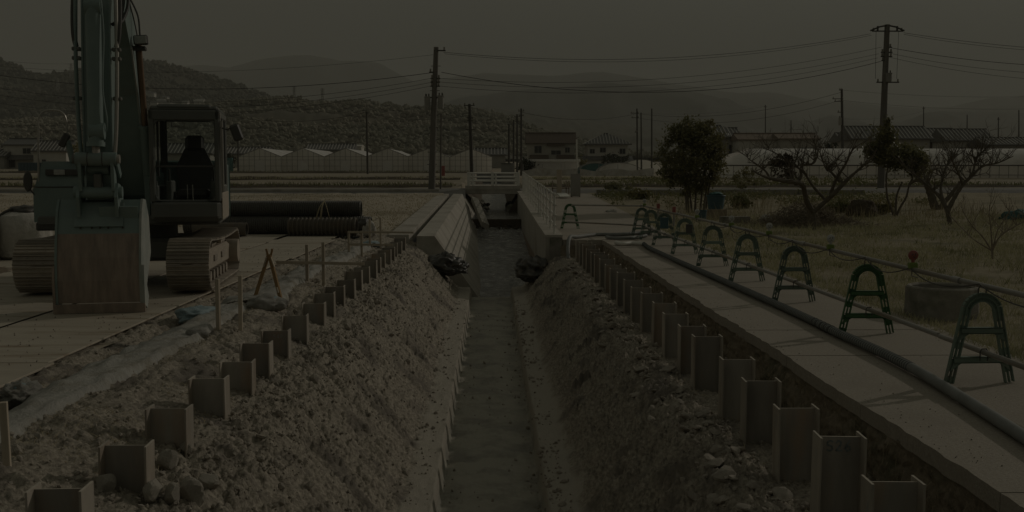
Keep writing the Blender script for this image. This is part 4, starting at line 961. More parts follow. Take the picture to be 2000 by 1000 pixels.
# --- cab
CX0, CX1, CY0, CY1, CZ0, CZ1 = .36, 1.40, -1.28, .45, 1.06, 2.80
cab = MB()
p_ = .085
for x in (CX0, CX1 - p_):
    cab.box2((x, CY0, CZ0 + .30), (x + p_, CY0 + .09, CZ1 - .06), .02); cab.box2((x, CY1 - .10, CZ0 + .30), (x + p_, CY1, CZ1 - .06), .02)
cab.box2((CX0, CY0 + .02, CZ0), (CX1, CY1, CZ0 + .32), .05)                     # sill panels
cab.box2((CX0 + .03, CY0 - .02, CZ0 + .05), (CX1 - .03, CY0 + .05, CZ0 + .30), .03)
cab.box2((CX1 - .07, CY0 + .95, CZ0 + .3), (CX1, CY1, CZ0 + .55), .02); cab.box2((CX0, CY0 + .5, CZ0 + .3), (CX0 + .06, CY1, CZ0 + .55), .02)
cab.box2((CX0, CY1 - .06, CZ0 + .3), (CX1, CY1, CZ0 + .72), .02); cab.box2((CX1 - .06, CY0 + .72, CZ0 + .3), (CX1, CY0 + .80, CZ1 - .05), .01)
cab.box2((CX0, CY0, CZ1 - .20), (CX1, CY0 + .09, CZ1 - .04), .02); cab.box2((CX0, CY1 - .09, CZ1 - .15), (CX1, CY1, CZ1 - .04), .02); cab.box2((CX0, CY0, CZ1 - .15), (CX0 + .08, CY1, CZ1 - .04), .02); cab.box2((CX1 - .08, CY0, CZ1 - .15), (CX1, CY1, CZ1 - .04), .02)
for (sx, sz) in ((1, 1), (-1, 1), (1, -1), (-1, -1)):      # rounded corners of the windscreen opening
    cx = CX0 + p_ if sx < 0 else CX1 - p_; cz_ = CZ1 - .20 if sz > 0 else CZ0 + .32
    arc = [(cx, cz_)] + [(cx - sx * .10 * (1 - math.cos(a)), cz_ - sz * .10 * (1 - math.sin(a))) for a in np.linspace(0, math.pi / 2, 7)]
    cab.prism(arc, CY0 + .01, CY0 + .08, 'y')
cabo = cab.build('cab', M['cabgrey'], EX)
roof = MB(); roof.box2((CX0 + .02, CY0 + .03, CZ1 - .06), (CX1 - .02, CY1 - .02, CZ1 + .02), .03); roof.box2((CX0 + .12, CY0 + .02, CZ1 - .03), (CX1 - .12, CY0 + .25, CZ1 + .045), .03); roof.build('roof', M['track_dust'] if False else M['cabgrey'], cabo)
MB().box2((CX1 - .002, CY0 + .08, CZ0 + .02), (CX1 + .02, CY1 - .1, CZ0 + .44), .008).build('door_panel', M['track_dust'], cabo)
MB().tube([(CX1 + .03, CY0 + .06, CZ0 + .45), (CX1 + .03, CY0 + .03, CZ1 - .2)], .016, 8).build('grab_rail', M['silver'], cabo, True)
MB().box2((CX1 - .004, CY0 + .03, CZ0 + .35), (CX1 + .012, CY0 + .10, CZ1 - .08), .004).build('pillar_trim', M['silver'], cabo)
gf = MB().quad((CX0 + .06, CY0 + .05, CZ0 + .86), (CX1 - .06, CY0 + .05, CZ0 + .86), (CX1 - .06, CY0 + .05, CZ1 - .15), (CX0 + .06, CY0 + .05, CZ1 - .15)).build('windscreen', M['glass'], cabo)
MB().quad((CX0 + .06, CY0 + .052, CZ0 + .28), (CX1 - .06, CY0 + .052, CZ0 + .28), (CX1 - .06, CY0 + .052, CZ0 + .83), (CX0 + .06, CY0 + .052, CZ0 + .83)).build('lower_windscreen', M['glass'], cabo)
MB().box2((CX0 + .05, CY0 + .035, CZ0 + .83), (CX1 - .05, CY0 + .07, CZ0 + .86), .004).build('window_bar', M['black'], cabo)
MB().quad((CX0 + .05, CY1 - .03, CZ0 + .75), (CX1 - .05, CY1 - .03, CZ0 + .75), (CX1 - .05, CY1 - .03, CZ1 - .1), (CX0 + .05, CY1 - .03, CZ1 - .1)).build('rear_window', M['glass'], cabo)
MB().quad((CX1 - .03, CY0 + .08, CZ0 + .4), (CX1 - .03, CY1 - .08, CZ0 + .4), (CX1 - .03, CY1 - .08, CZ1 - .1), (CX1 - .03, CY0 + .08, CZ1 - .1)).build('side_window', M['glass'], cabo)
MB().quad((CX0 + .03, CY0 + .08, CZ0 + .75), (CX0 + .03, CY1 - .08, CZ0 + .75), (CX0 + .03, CY1 - .08, CZ1 - .1), (CX0 + .03, CY0 + .08, CZ1 - .1)).build('side_window', M['glass'], cabo)
seat = MB(); seat.add([(.66, .12, 1.50), (1.14, .12, 1.50), (1.20, .16, 1.9), (1.06, .2, 2.2), (.74, .2, 2.2), (.60, .16, 1.9), (.66, .24, 1.50), (1.14, .24, 1.50), (1.20, .28, 1.9), (1.06, .3, 2.2), (.74, .3, 2.2), (.60, .28, 1.9)], [(0, 1, 2, 3, 4, 5), (6, 11, 10, 9, 8, 7)] + [(i, 6 + i, 6 + (i + 1) % 6, (i + 1) % 6) for i in range(6)])
seat.box2((.64, -.42, 1.40), (1.16, .2, 1.54), .05); seat.box((.90, .22, 2.29), (.31, .11, .26), (-.1, 0, 0), .06)
seat.build('seat', M['black'], cabo)
for x in (.56, 1.24): MB().box2((x - .05, -.55, 1.36), (x + .05, -.05, 1.68), .02).build('console', M['cabgrey'], cabo); MB().tube([(x, -.5, 1.66), (x, -.52, 1.86)], .018, 8).build('joystick', M['rubber'], cabo)
for x in (.86, .94): MB().tube([(x, -.75, 1.25), (x, -.80, 1.62)], .008, 6).build('pedal_lever', M['silver'], cabo)
MB().tube(smooth_line([(.70, CY0 + .0, 2.56), (.70, CY0 - .01, 2.51), (.72, CY0 - .01, 2.50), (.86, CY0 - .01, 2.50), (.88, CY0 - .01, 2.51), (.88, CY0, 2.56)], 3), .006, 6).build('grab_handle', M['black'], cabo)
MB().box2((.36 + .10, CY0 + .12, 1.75), (.36 + .13, CY0 + .17, 2.62), .004).build('wiper', M['black'], cabo)
MB().tube([(CX0 + .07, CY0 - .02, 2.05), (CX0 + .0, CY0 - .03, 1.62)], .008, 6).build('wiper', M['black'], cabo)
MB().tube(smooth_line([(CX1, CY0 + .05, 2.50), (CX1 + .12, CY0 - .02, 2.47), (CX1 + .22, CY0 - .04, 2.53)], 4), .012, 6).build('mirror_arm', M['black'], cabo, True)
MB().box((CX1 + .25, CY0 - .05, 2.42), (.15, .06, .26), (0, -.35, .1), .03).build('mirror', M['black'], cabo)
# --- boom (profile in forward u, up z; local y = -u)
def prof(pts, x0, x1, name, m, parent, smooth=False): return MB().prism([(-u, z) for u, z in pts], x0, x1, 'x').build(name, M[m], parent, smooth)
BO = [(.12, 1.52), (.52, 1.45), (.92, 2.15), (1.30, 2.95), (1.80, 3.62), (2.45, 4.12), (3.0, 4.52), (3.02, 4.72), (2.72, 4.82), (2.1, 4.55), (1.42, 4.12), (.92, 3.45), (.58, 2.75), (.16, 1.80)]
boom = prof(BO, -.21, .21, 'boom', 'teal', EX)
for s in (-1, 1): prof([(u, z) for u, z in ((.30, 1.44), (.56, 1.43), (1.32, 2.93), (1.82, 3.60), (1.80, 3.64), (1.28, 2.98), (.9, 2.2), (.5, 1.5))], s * .212, s * .235, 'flange_strip', 'teal_sunlit' if s > 0 else 'teal', boom)
def cyl(a, b, r, rr, ext, name, parent, rodm='silver'):
    a = Vector(a); b = Vector(b); t = (b - a).normalized(); c = b - t * ext
    o = MB().tube([a, c], r, 16).build(name, M['teal'], parent, True)
    MB().tube([c - t * .03, c + t * .03], r * 1.18, 16).build('gland', M['teal'], o, True)
    MB().tube([c, b], rr, 12).build('rod', M[rodm], o, True)
    return o
for s in (-1, 1): cyl((s * .30, -.62, 1.22), (s * .285, -1.55, 3.72), .085, .048, 1.30, 'boom_cylinder', EX, 'copper')
# work lamp on the boom
wl = MB().box2((.20, -1.66, 3.60), (.40, -1.50, 3.66), .01).build('lamp_bracket', M['black'], boom)
MB().box((.34, -1.68, 3.74), (.20, .10, .14), (0, R(-4), 0), .015).build('work_lamp', M['black'], wl); MB().box((.34, -1.735, 3.74), (.17, .012, .11), (0, R(-4), 0), .008).build('lamp_lens', M['lens'], wl)
MB().tube(smooth_line([(.32, -1.60, 3.82), (.30, -1.62, 4.1), (.20, -1.72, 4.35), (.12, -1.9, 4.5)], 6), .014, 6).build('cable', M['rubber'], boom, True)
MB().tube(smooth_line([(.30, -1.58, 3.68), (.25, -1.60, 4.0), (.21, -1.75, 4.25), (.19, -1.9, 4.4)], 6), .010, 6).build('cable', M['rubber'], boom, True)
# --- stick
ST = [(3.16, 1.44), (3.42, 1.46), (3.46, 2.0), (3.40, 3.2), (3.28, 4.3), (3.14, 5.15), (2.72, 5.25), (2.62, 4.4), (2.92, 3.0), (3.04, 2.0)]
stick = prof(ST, -.155, .155, 'stick', 'teal', EX)
prof([(3.40, 1.98), (3.47, 2.0), (3.41, 3.2), (3.29, 4.3), (3.20, 4.3), (3.32, 3.2)], .157, .18, 'edge_strip', 'teal', stick); prof([(3.40, 1.98), (3.47, 2.0), (3.41, 3.2), (3.29, 4.3), (3.20, 4.3), (3.32, 3.2)], -.18, -.157, 'edge_strip', 'teal', stick)
bcyl = cyl((0, -3.50, 3.95), (0, -3.60, 2.02), .098, .05, .16, 'bucket_cylinder', EX, 'silver')
MB().tube([(-.10, -3.49, 3.95), (.10, -3.49, 3.95)], .11, 14).build('cylinder_eye', M['teal'], bcyl, True)
MB().tube([(-.07, -3.60, 2.35), (.115, -3.60, 2.35)], .108, 16).build('end_collar', M['teal'], bcyl, True)
# steel oil lines along the stick
for s, m_ in ((-1, 'teal'), (1, 'silver')):  # trench-side line silver instead of teal: sunlight on it put into the colour
    x = s * .235
    ln = MB().tube(smooth_line([(x * 1.0, -3.12, 4.9), (x * 1.05, -3.26, 4.2), (x * 1.08, -3.36, 3.3), (x * .98, -3.43, 2.4), (x * .80, -3.47, 1.85)], 6), .026, 10).build('oil_line', M[m_], stick, True)
    for zz in (3.42, 3.30, 2.78): MB().box((x * 1.05, -3.33 - (3.3 - zz) * .06, zz), (.11, .10, .05), None, .01).build('clamp', M['cabgrey'], ln)
    MB().tube(smooth_line([(x * 1.06, -3.33, 3.45), (x * 1.18, -3.32, 3.62), (x * 1.22, -3.25, 3.95), (x * 1.15, -3.10, 4.6)], 6), .033, 8).build('hose', M['rubber'], ln, True)
MB().tube(smooth_line([(.09, -3.52, 4.2), (.13, -3.56, 3.6), (.11, -3.62, 2.9), (.15, -3.62, 2.5), (.13, -3.58, 2.35)], 6), .012, 6).build('hose', M['teal'], stick, True)
for k in range(2): MB().tube(smooth_line([(.20 + .05 * k, -3.28, 3.75), (.27 + .05 * k, -3.15, 3.85), (.30 + .06 * k, -2.95, 4.15), (.26, -2.7, 4.8)], 6), .024, 8).build('hose', M['rubber'], stick, True)
# --- linkage
lk = MB().tube([(-.25, -3.60, 1.99), (.25, -3.60, 1.99)], .088, 18).build('link_pin', M['teal'], EX, True)
for x in (-.10, .08): MB().tube([(x - .006, -3.60, 1.99), (x + .006, -3.60, 1.99)], .091, 18).build('joint_ring', M['black'], lk, True)
for s in (-1, 1):
    MB().tube([(s * .25, -3.60, 1.99), (s * .29, -3.60, 1.99)], .06, 12).build('pin_cap', M['silver' if s > 0 else 'cabgrey'], lk, True)
    MB().prism([(-3.52, 1.98), (-3.68, 1.98), (-3.62, 1.58), (-3.50, 1.50), (-3.42, 1.58)], s * .20 - .02, s * .20 + .02, 'x').build('bucket_link', M['teal'], lk)
    MB().prism([(-3.54, 2.03), (-3.66, 1.95), (-3.36, 1.74), (-3.26, 1.80)], s * .245 - .012, s * .245 + .012, 'x').build('side_link', M['teal'], lk)
MB().tube([(-.13, -3.42, 1.88), (.13, -3.42, 1.88)], .10, 16).build('stick_boss', M['teal'], stick, True)
MB().box2((-.05, -3.56, 1.60), (.05, -3.44, 1.80), .01).build('hook_block', M['cabgrey'], stick)
# --- bucket
bu = prof([(2.86, 1.20), (3.10, 1.44), (3.36, 1.46), (3.50, 1.30), (3.60, 1.02), (3.545, 1.03), (3.45, 1.26), (3.32, 1.38), (3.12, 1.37), (2.90, 1.15)], -.50, .50, 'bucket', 'teal', EX)
shell = [(3.605, 1.025), (3.68, .72), (3.70, .42), (3.67, .13), (3.63, .13), (3.66, .42), (3.64, .72), (3.56, 1.03)]
prof(shell, -.515, .515, 'lower_shell', 'rust', bu)
prof([(3.66, .12), (3.705, .115), (3.69, .0), (3.645, .0)], -.565, .565, 'cutting_edge', 'rust', bu)
for s in (-1, 1):
    prof([(2.84, 1.2), (3.10, 1.45), (3.37, 1.47), (3.52, 1.31), (3.62, 1.02), (3.69, .72), (3.71, .42), (3.68, .12), (3.50, .06), (2.72, .72)], s * .502, s * .532, 'side_plate', 'teal_sunlit' if s > 0 else 'teal', bu)
    prof([(3.70, .62), (3.72, .42), (3.69, .10), (3.45, .02), (3.30, .16), (3.52, .4)], s * .534, s * .565, 'side_cutter', 'rust' if s < 0 else 'teal_sunlit', bu)
    prof([(3.16, 1.42), (3.30, 1.42), (3.60, 1.24), (3.66, 1.50), (3.56, 1.68), (3.40, 1.66), (3.20, 1.60)], s * .235 - .02, s * .235 + .02, 'ear', 'teal', bu)
MB().tube([(-.30, -3.52, 1.56), (.30, -3.52, 1.56)], .075, 16).build('bucket_pin', M['teal'], bu, True)
prof([(3.40, 1.40), (3.56, 1.10), (3.60, 1.12), (3.44, 1.43)], -.30, .30, 'stiffener', 'teal', bu)
MB().box((.25, -3.545, 1.30), (.48, .02, .16), (R(18), 0, 0)).build('wear_patch', M['teal'], bu)
for x in (-.22, -.08, .02, .12, .30): MB().tube([(x, -3.59, 1.105), (x, -3.60, 1.10)], .014, 8).build('mud_spot', M['rubber'], bu)
# ================================================================ corrugated pipes behind the machine
def corr_pipe(x0, x1, y, z, r, pitch, amp, m, label, perf=False, sm=True):
    e = empty('corrugated_pipe', (x0, y, z)); tag(e, label, 'pipe', 'drain pipes stacked behind the excavator')
    L_ = x1 - x0; n = int(L_ / pitch * 4); prof_ = []
    for i in range(n + 1):
        t = L_ * i / n; prof_.append((r + amp * (1 if (i % 4) in (1, 2) else -1), t))
    prof_ = [(r * .86, 0)] + prof_ + [(r * .86, L_)]
    MB().lathe(prof_, n=20, axis='x').build('shell', M[m], e, False)
    MB().lathe([(r * .86, .0), (r * .84, L_ * .5), (r * .86, L_)], n=20, axis='x').build('bore', M['plastic_pipe'], e, True)
    MB().lathe([(r * .86, L_ + .002), (r * .99, L_ + .004), (r * .99, L_ - .02)], n=20, axis='x').build('rim', M['rust_pipe' if m != 'plastic_pipe' else 'cabgrey'], e, True)
    if perf:
        mb = MB()
        for k in range(int(L_ / pitch)):
            for a in range(200, 340, 22):
                c = Vector(((k + .5) * pitch, (r + amp) * math.cos(R(a)), (r + amp) * math.sin(R(a)))); 
                mb.box(c, (.03, .03, .03))
        q = mb.build('drain_holes', M['black'], e); q['kind'] = 'stuff'
    return e
Yp = 31.0
corr_pipe(-8.9, -3.78, Yp + .55, .28, .25, .062, .014, 'plastic_pipe', 'long black corrugated pipe at the bottom back of the stack')
corr_pipe(-8.9, -3.50, Yp + .05, .27, .25, .062, .014, 'plastic_pipe', 'long black corrugated pipe at the bottom front of the stack')
corr_pipe(-8.9, -3.82, Yp + .32, .72, .25, .062, .014, 'plastic_pipe', 'long black corrugated pipe lying on top of the stack')
corr_pipe(-5.75, -3.82, Yp - .75, .26, .25, .115, .022, 'rust_pipe', 'short brown ribbed pipe in front of the stack', True)
corr_pipe(-8.3, -6.83, Yp - 1.2, .22, .19, .2, .002, 'rust_pipe', 'smooth perforated brown pipe partly hidden by the cab', True)
# rope ties
for k, (x, yy) in enumerate(((-8.0, Yp), (-4.85, Yp - .2))):
    mb = MB()
    for q in range(6):
        a = rng.uniform(-.3, .3); mb.tube(smooth_line([(x, yy + .25, .98), (x + a * .5, yy - .02, .8), (x + a, yy - .12, .45)], 4), .008, 5)
    tag(mb.build('rope_tie', M['straw']), 'frayed pale rope over the pipe stack, ' + ('cab end' if k == 0 else 'middle'), 'rope')
# heap of rags and plastic at the pipe end
o = lump('rag_heap', (-3.42, 29.6, .22), (.22, .3, .30), M['bag'], 71, .35, sub=4); tag(o, 'pale crumpled rag heap at the free end of the ribbed pipe', 'rags')
lump('dark_fold', (-.5, .1, .55), (.8, .8, .6), M['black_sheet'], 72, .35, o); 
o = lump('sheet_roll', (-3.05, 27.0, -.02), (.35, .5, .12), M['blue_sheet'], 73, .3, sub=4); tag(o, 'flattened pale blue sheet by the farthest stakes', 'sheet bundle')
# tonne bags
def tonne_bag(x, y, label, rz):
    e = empty('bulk_bag', (x, y, .02), rz); tag(e, label, 'bulk bag')
    vs = []; fs = []; n = 44; m_ = 12
    prof_ = [(.42, .0), (.50, .06), (.53, .3), (.525, .55), (.50, .78), (.43, .90), (.25, .97), (.10, 1.0)]
    mb = MB(); mb.lathe(prof_, n=n)
    V = [Vector(v) for v in mb.v]
    for i, v in enumerate(V):
        a = math.atan2(v.y, v.x); f = 1 + .07 * abs(math.sin(a * 5.5 + v.z * .6)) + .05 * float(vn(a * 3, v.z * 4, int(x * 10)))
        k_ = max(abs(math.cos(a)), abs(math.sin(a))); f *= (.90 + .1 / k_); V[i] = Vector((v.x * f, v.y * f, v.z))
    mb.v = [tuple(v) for v in V]; mb.build('body', M['bag'], e, True)
    for s in (-1, 1):
        for q in (-1, 1): MB().tube(smooth_line([(s * .46, q * .2, .5), (s * .46, q * .2, .85), (s * .25, q * .12, 1.02), (0, q * .05, 1.08)], 4), .03, 6).build('lifting_strap', M['black_sheet'], e, True)
    lump('tied_neck', (0, 0, 1.0), (.34, .30, .14), M['black_sheet'], int(abs(x) * 10), .35, e, 3)
    return e
tonne_bag(-9.85, 22.6, 'white bulk bag with black tied neck nearer the excavator track', .3); tonne_bag(-10.65, 21.9, 'white bulk bag with black straps cut by the photo edge', .1)

# ================================================================ garden on the far side of the path
def leaves(name, C, size, m, parent, up=.3):
    C = np.asarray(C, float); n = len(C)
    d = rng.normal(0, 1, (n, 3)); d /= np.linalg.norm(d, axis=1)[:, None]
    e = rng.normal(0, 1, (n, 3)); e -= d * (e * d).sum(1)[:, None]; e /= np.linalg.norm(e, axis=1)[:, None]
    s = (size * rng.uniform(.6, 1.35, n))[:, None]
    V = np.stack([C - d * s, C + e * s * .45, C + d * s, C - e * s * .45], 1).reshape(-1, 3)
    i = np.arange(n) * 4
    return arr_obj(name, V, np.stack([i, i + 1, i + 2, i + 3], -1), m, parent)
def clumps(center, rad, nc, per, cs, seed, flat=1.0, hollow=.35):
    rr = np.random.default_rng(seed); out = []
    for k in range(nc):
        v = rr.normal(0, 1, 3); v /= np.linalg.norm(v); r_ = (hollow + (1 - hollow) * rr.uniform() ** .5)
        c = np.array(center) + v * np.array(rad) * r_ * (1 + .12 * math.sin(5 * math.atan2(v[1], v[0]) + seed))
        q = rr.normal(0, 1, (int(per * rr.uniform(.5, 1.4)), 3)) * cs * rr.uniform(.6, 1.4); q[:, 2] *= .8
        out.append(c + q)
    return np.concatenate(out)
# broad evergreen
D1 = 42.0; b_ = at_y(1352, 416, D1); ev = empty('evergreen_tree', (b_.x, D1, float(base(D1)) - .03)); tag(ev, 'dense dark evergreen tree with several bare stems behind the barricades', 'tree')
zt = lambda py: at_y(1350, py, D1).z - ev.location.z
tm = MB()
for k, (x, lean) in enumerate(((-.18, -.15), (.12, .05), (.30, .2), (.40, .35), (.0, -.3), (.52, .3))):
    tm.tube([(x, rng.uniform(-.2, .2), -.1), (x + lean * .4, 0, .9), (x + lean, .1, 1.7), (x * 1.5 + lean * 1.3, .1, 2.6)], [.085 if k == 0 else .045, .07 if k == 0 else .035, .05, .02], 8)
tm.build('trunk', M['bark'], ev, True)
C = clumps((.02, 0, zt(312)), (1.25, 1.1, 1.3), 190, 44, .125, 5, hollow=.5)
C2 = clumps((-.2, 0, zt(260)), (.75, .7, .55), 60, 40, .12, 6); C3 = np.concatenate([clumps((.95, 0, zt(300)), (.35, .35, .8), 40, 30, .10, 7), clumps((.55, 0, zt(250)), (.35, .3, .3), 20, 30, .1, 8)])
leaves('crown', np.concatenate([C, C2]), .062, M['leaf'], ev); leaves('crown', np.concatenate([C3, C[::3] + rng.normal(0, .06, C[::3].shape)]), .062, M['leaf_yellow'], ev)  # yellow leaves mixed through the crown put glints of light into its colour
# bare gnarled trees
def twigs(mb, p, d, L_, r, lev, rr):
    n = 4; pts = [Vector(p)]; d = Vector(d).normalized()
    for i in range(n):
        d = (d + Vector(rr.normal(0, .16, 3)) + Vector((0, 0, .05))).normalized(); pts.append(pts[-1] + d * (L_ / n))
    mb.tube(pts, [r * (1 - .7 * i / n) for i in range(n + 1)], 5 if lev > 0 else 4)
    if lev > 0:
        for k in range(rr.integers(2, 4)):
            q = pts[rr.integers(1, n + 1)]; nd = (d + Vector(rr.normal(0, .65, 3)) + Vector((0, 0, .3))).normalized()
            twigs(mb, q, nd, L_ * rr.uniform(.4, .75), r * .55, lev - 1, rr)
def bare_tree(label, Y, limbs, ntw, seed, barkm='bark', tl=.8, name='bare_tree', lev=2):
    rr = np.random.default_rng(seed); b0 = at_y(limbs[0][0][0], limbs[0][0][1], Y)
    e = empty(name, (b0.x, Y, b0.z - .05)); tag(e, label, 'tree'); O = Vector(e.location)
    mb = MB(); ends = []
    for li, lim in enumerate(limbs):
        pts = []
        ph = rr.uniform(-.35, .35) if li else 0
        for i, (px, py, r) in enumerate(lim):
            q = at_y(px, py, Y) - O; q.y += ph * i * .9; pts.append(q)
        sp = smooth_line(pts, 5); rs = np.interp(np.linspace(0, 1, len(sp)), np.linspace(0, 1, len(lim)), [a[2] for a in lim])
        rs = [float(a) * (1 + .12 * math.sin(i * 2.3 + li)) for i, a in enumerate(rs)]
        mb.tube(sp, rs, 8)
        if li or len(limbs) == 1: ends.append((sp, rs))
    mb.build('trunk', M[barkm], e, True)
    tw = MB()
    for k in range(ntw):
        sp, rs = ends[rr.integers(len(ends))]; i = rr.integers(len(sp) // 3, len(sp))
        d = Vector((rr.normal(0, .6), rr.normal(0, .5), rr.uniform(.2, 1.2)))
        twigs(tw, sp[i], d, tl * rr.uniform(.35, 1.1), min(.022, rs[i] * .5 + .004), lev, rr)
    tw.build('crown', M[barkm], e)
    return e
T1 = [[(1590, 452, .085), (1590, 432, .08), (1588, 412, .095)],
      [(1588, 414, .10), (1572, 395, .10), (1562, 375, .095), (1553, 360, .10), (1535, 355, .095), (1505, 352, .075), (1470, 345, .045), (1440, 333, .02)],
      [(1590, 414, .085), (1612, 390, .085), (1622, 378, .09), (1640, 355, .075), (1655, 338, .05), (1683, 310, .035), (1690, 292, .02)],
      [(1553, 360, .07), (1568, 345, .06), (1572, 325, .045), (1600, 318, .04), (1612, 295, .03), (1607, 275, .015)],
      [(1612, 390, .06), (1590, 365, .05), (1570, 335, .04), (1545, 318, .03), (1520, 300, .02), (1500, 290, .012)],
      [(1622, 380, .07), (1628, 350, .06), (1640, 322, .045), (1645, 300, .035), (1650, 285, .02)],
      [(1505, 352, .05), (1495, 335, .035), (1478, 322, .03), (1460, 310, .02), (1455, 300, .012)],
      [(1535, 355, .05), (1548, 330, .035), (1556, 305, .025), (1562, 290, .012)],
      [(1640, 355, .05), (1618, 335, .045), (1605, 330, .03), (1590, 300, .02)]]
bt = bare_tree('gnarled bare fruit tree with forked trunk behind the brush pile', 33.0, [[(a, b, r * .82) for a, b, r in l] for l in T1], 120, 3, tl=.7)
C = clumps((at_y(1535, 325, 33).x - bt.location.x, .1, at_y(1535, 325, 33).z - bt.location.z), (.42, .4, .38), 40, 26, .09, 15); leaves('dead_leaves', C, .05, mat('dead_leaf', (.10, .075, .045), (.06, .05, .03), 5, .8, wpos=True), bt)
T2 = [[(1856, 442, .10), (1853, 425, .095), (1850, 408, .10)],
      [(1850, 410, .09), (1842, 385, .075), (1828, 365, .05), (1810, 345, .035), (1790, 325, .02)],
      [(1852, 410, .10), (1865, 385, .085), (1880, 362, .075), (1897, 345, .06), (1920, 325, .04), (1950, 318, .03), (1980, 305, .015)],
      [(1848, 405, .07), (1845, 375, .06), (1855, 350, .05), (1870, 325, .04), (1890, 310, .03), (1925, 290, .015)],
      [(1880, 362, .05), (1866, 340, .04), (1850, 322, .03), (1836, 305, .018)],
      [(1897, 345, .05), (1905, 325, .04), (1912, 305, .03), (1935, 290, .015)]]
bare_tree('wide bare fruit tree with low spreading limbs beside the mound', 36.0, [[(a, b, r * .85) for a, b, r in l] for l in T2], 120, 4, tl=.75)
T3 = [[(1828, 414, .19), (1822, 392, .175), (1815, 370, .16), (1808, 352, .14)], [(1808, 356, .11), (1797, 352, .08), (1789, 356, .06), (1786, 364, .04)], [(1810, 356, .10), (1816, 340, .06), (1835, 330, .04), (1842, 340, .02)], [(1832, 412, .13), (1845, 395, .10), (1858, 380, .09), (1880, 350, .05)]]
bare_tree('thick leaning old trunk with sawn limbs behind the wide bare tree', 44.0, T3, 14, 5, tl=.9)
T4 = [[(1938, 508, .025), (1938, 490, .025)], [(1938, 492, .02), (1922, 465, .015), (1900, 440, .012), (1885, 415, .008), (1880, 395, .005)], [(1938, 490, .02), (1950, 460, .015), (1985, 435, .011), (2010, 420, .008)], [(1938, 490, .02), (1932, 450, .014), (1925, 420, .009), (1922, 400, .006)], [(1938, 492, .02), (1945, 450, .012), (1960, 420, .009), (1968, 400, .005)], [(1938, 490, .018), (1915, 470, .012), (1905, 450, .01), (1890, 425, .006)]]
bare_tree('slender leafless sapling in the dry grass', 22.6, T4, 26, 6, 'bark_pale', .45, 'sapling')
D2 = 40.0; b_ = at_y(1748, 427, D2); ev2 = empty('evergreen_tree', (b_.x, D2, b_.z - .05)); tag(ev2, 'airy evergreen tree with thin bent stems before the tall pole', 'tree'); O = Vector(ev2.location); q = lambda px, py, dy=0: (at_y(px, py, D2) - O) + Vector((0, dy, 0))
tm = MB()
for L_ in ([(1748, 427), (1740, 405), (1733, 385), (1731, 350), (1735, 320)], [(1748, 427), (1760, 402), (1770, 385), (1776, 360), (1782, 345), (1765, 330)], [(1748, 425), (1750, 400), (1752, 380), (1762, 355)]):
    tm.tube(smooth_line([q(a, b) for a, b in L_], 5), [.05 - .0012 * i for i in range((len(L_) - 1) * 5 + 1)], 7)
tm.build('trunk', M['bark'], ev2, True)
C = np.concatenate([clumps(q(1750, 305), (1.05, .7, .42), 110, 34, .12, 25), clumps(q(1730, 265), (.35, .35, .35), 26, 30, .1, 26), clumps(q(1732, 243), (.12, .12, .25), 8, 20, .06, 27), clumps(q(1795, 325), (.5, .4, .4), 36, 30, .11, 28), clumps(q(1705, 290), (.35, .3, .25), 22, 28, .1, 29)])
leaves('crown', C, .066, M['leaf'], ev2); leaves('crown', C[::5] + rng.normal(0, .06, C[::5].shape), .066, M['leaf_yellow'], ev2)

# brush pile
bp_ = at_z(1525, 435, 0.0); bpile = MB(); cx, cyy = at_z(1525, 430, .05).x, 35.5
for k in range(1500):
    t = rng.uniform(); x = cx + rng.normal(0, .85); y = cyy + rng.normal(0, .5); h = .85 * math.exp(-((x - cx) / 1.3) ** 2) * math.exp(-((y - cyy) / .7) ** 2)
    z = float(lot_z(np.array(x), np.array(y))) + h * rng.uniform(.1, 1.0); a = rng.uniform(0, 6.28); L_ = rng.uniform(.15, .5); d = Vector((math.cos(a), math.sin(a), rng.normal(0, .5))).normalized() * L_
    p0 = Vector((x, y, z)); bpile.tube([p0 - d / 2, p0 + Vector((rng.normal(0, .03), rng.normal(0, .03), rng.normal(0, .04))), p0 + d / 2], [.008, .010, .005], 4, False)
tag(bpile.build('brush_pile', M['bark_pale']), 'tangled heap of dry cut branches under the bare fruit tree', 'brush pile', kind='stuff')
def mound(px, py, Y, d, m, seed, label, cat, name, amp=.15):
    p = at_y(px, py, Y); o = lump(name, (p.x, Y, float(lot_z(np.array(p.x), np.array(Y)))), d, m, seed, amp, sub=5, fr=4); return tag(o, label, cat)
mound(1683, 415, 40, (.75, .6, .75), M['dirt_dark'], 81, 'rounded heap of dark soil between the bare trees', 'soil heap', 'soil_mound')
mound(1990, 415, 38, (.75, .5, .42), M['green_tarp'], 82, 'crumpled pale green tarp heap beyond the sapling', 'tarp', 'tarp_heap', .3)
mound(1497, 405, 37, (.28, .3, .32), M['bag'], 83, 'white sack peeping over the brush pile', 'sack', 'white_sack', .25)
mound(1195, 412, 42, (.30, .3, .16), M['bag'], 84, 'small pale sack at the far path edge', 'sack', 'white_sack', .3)
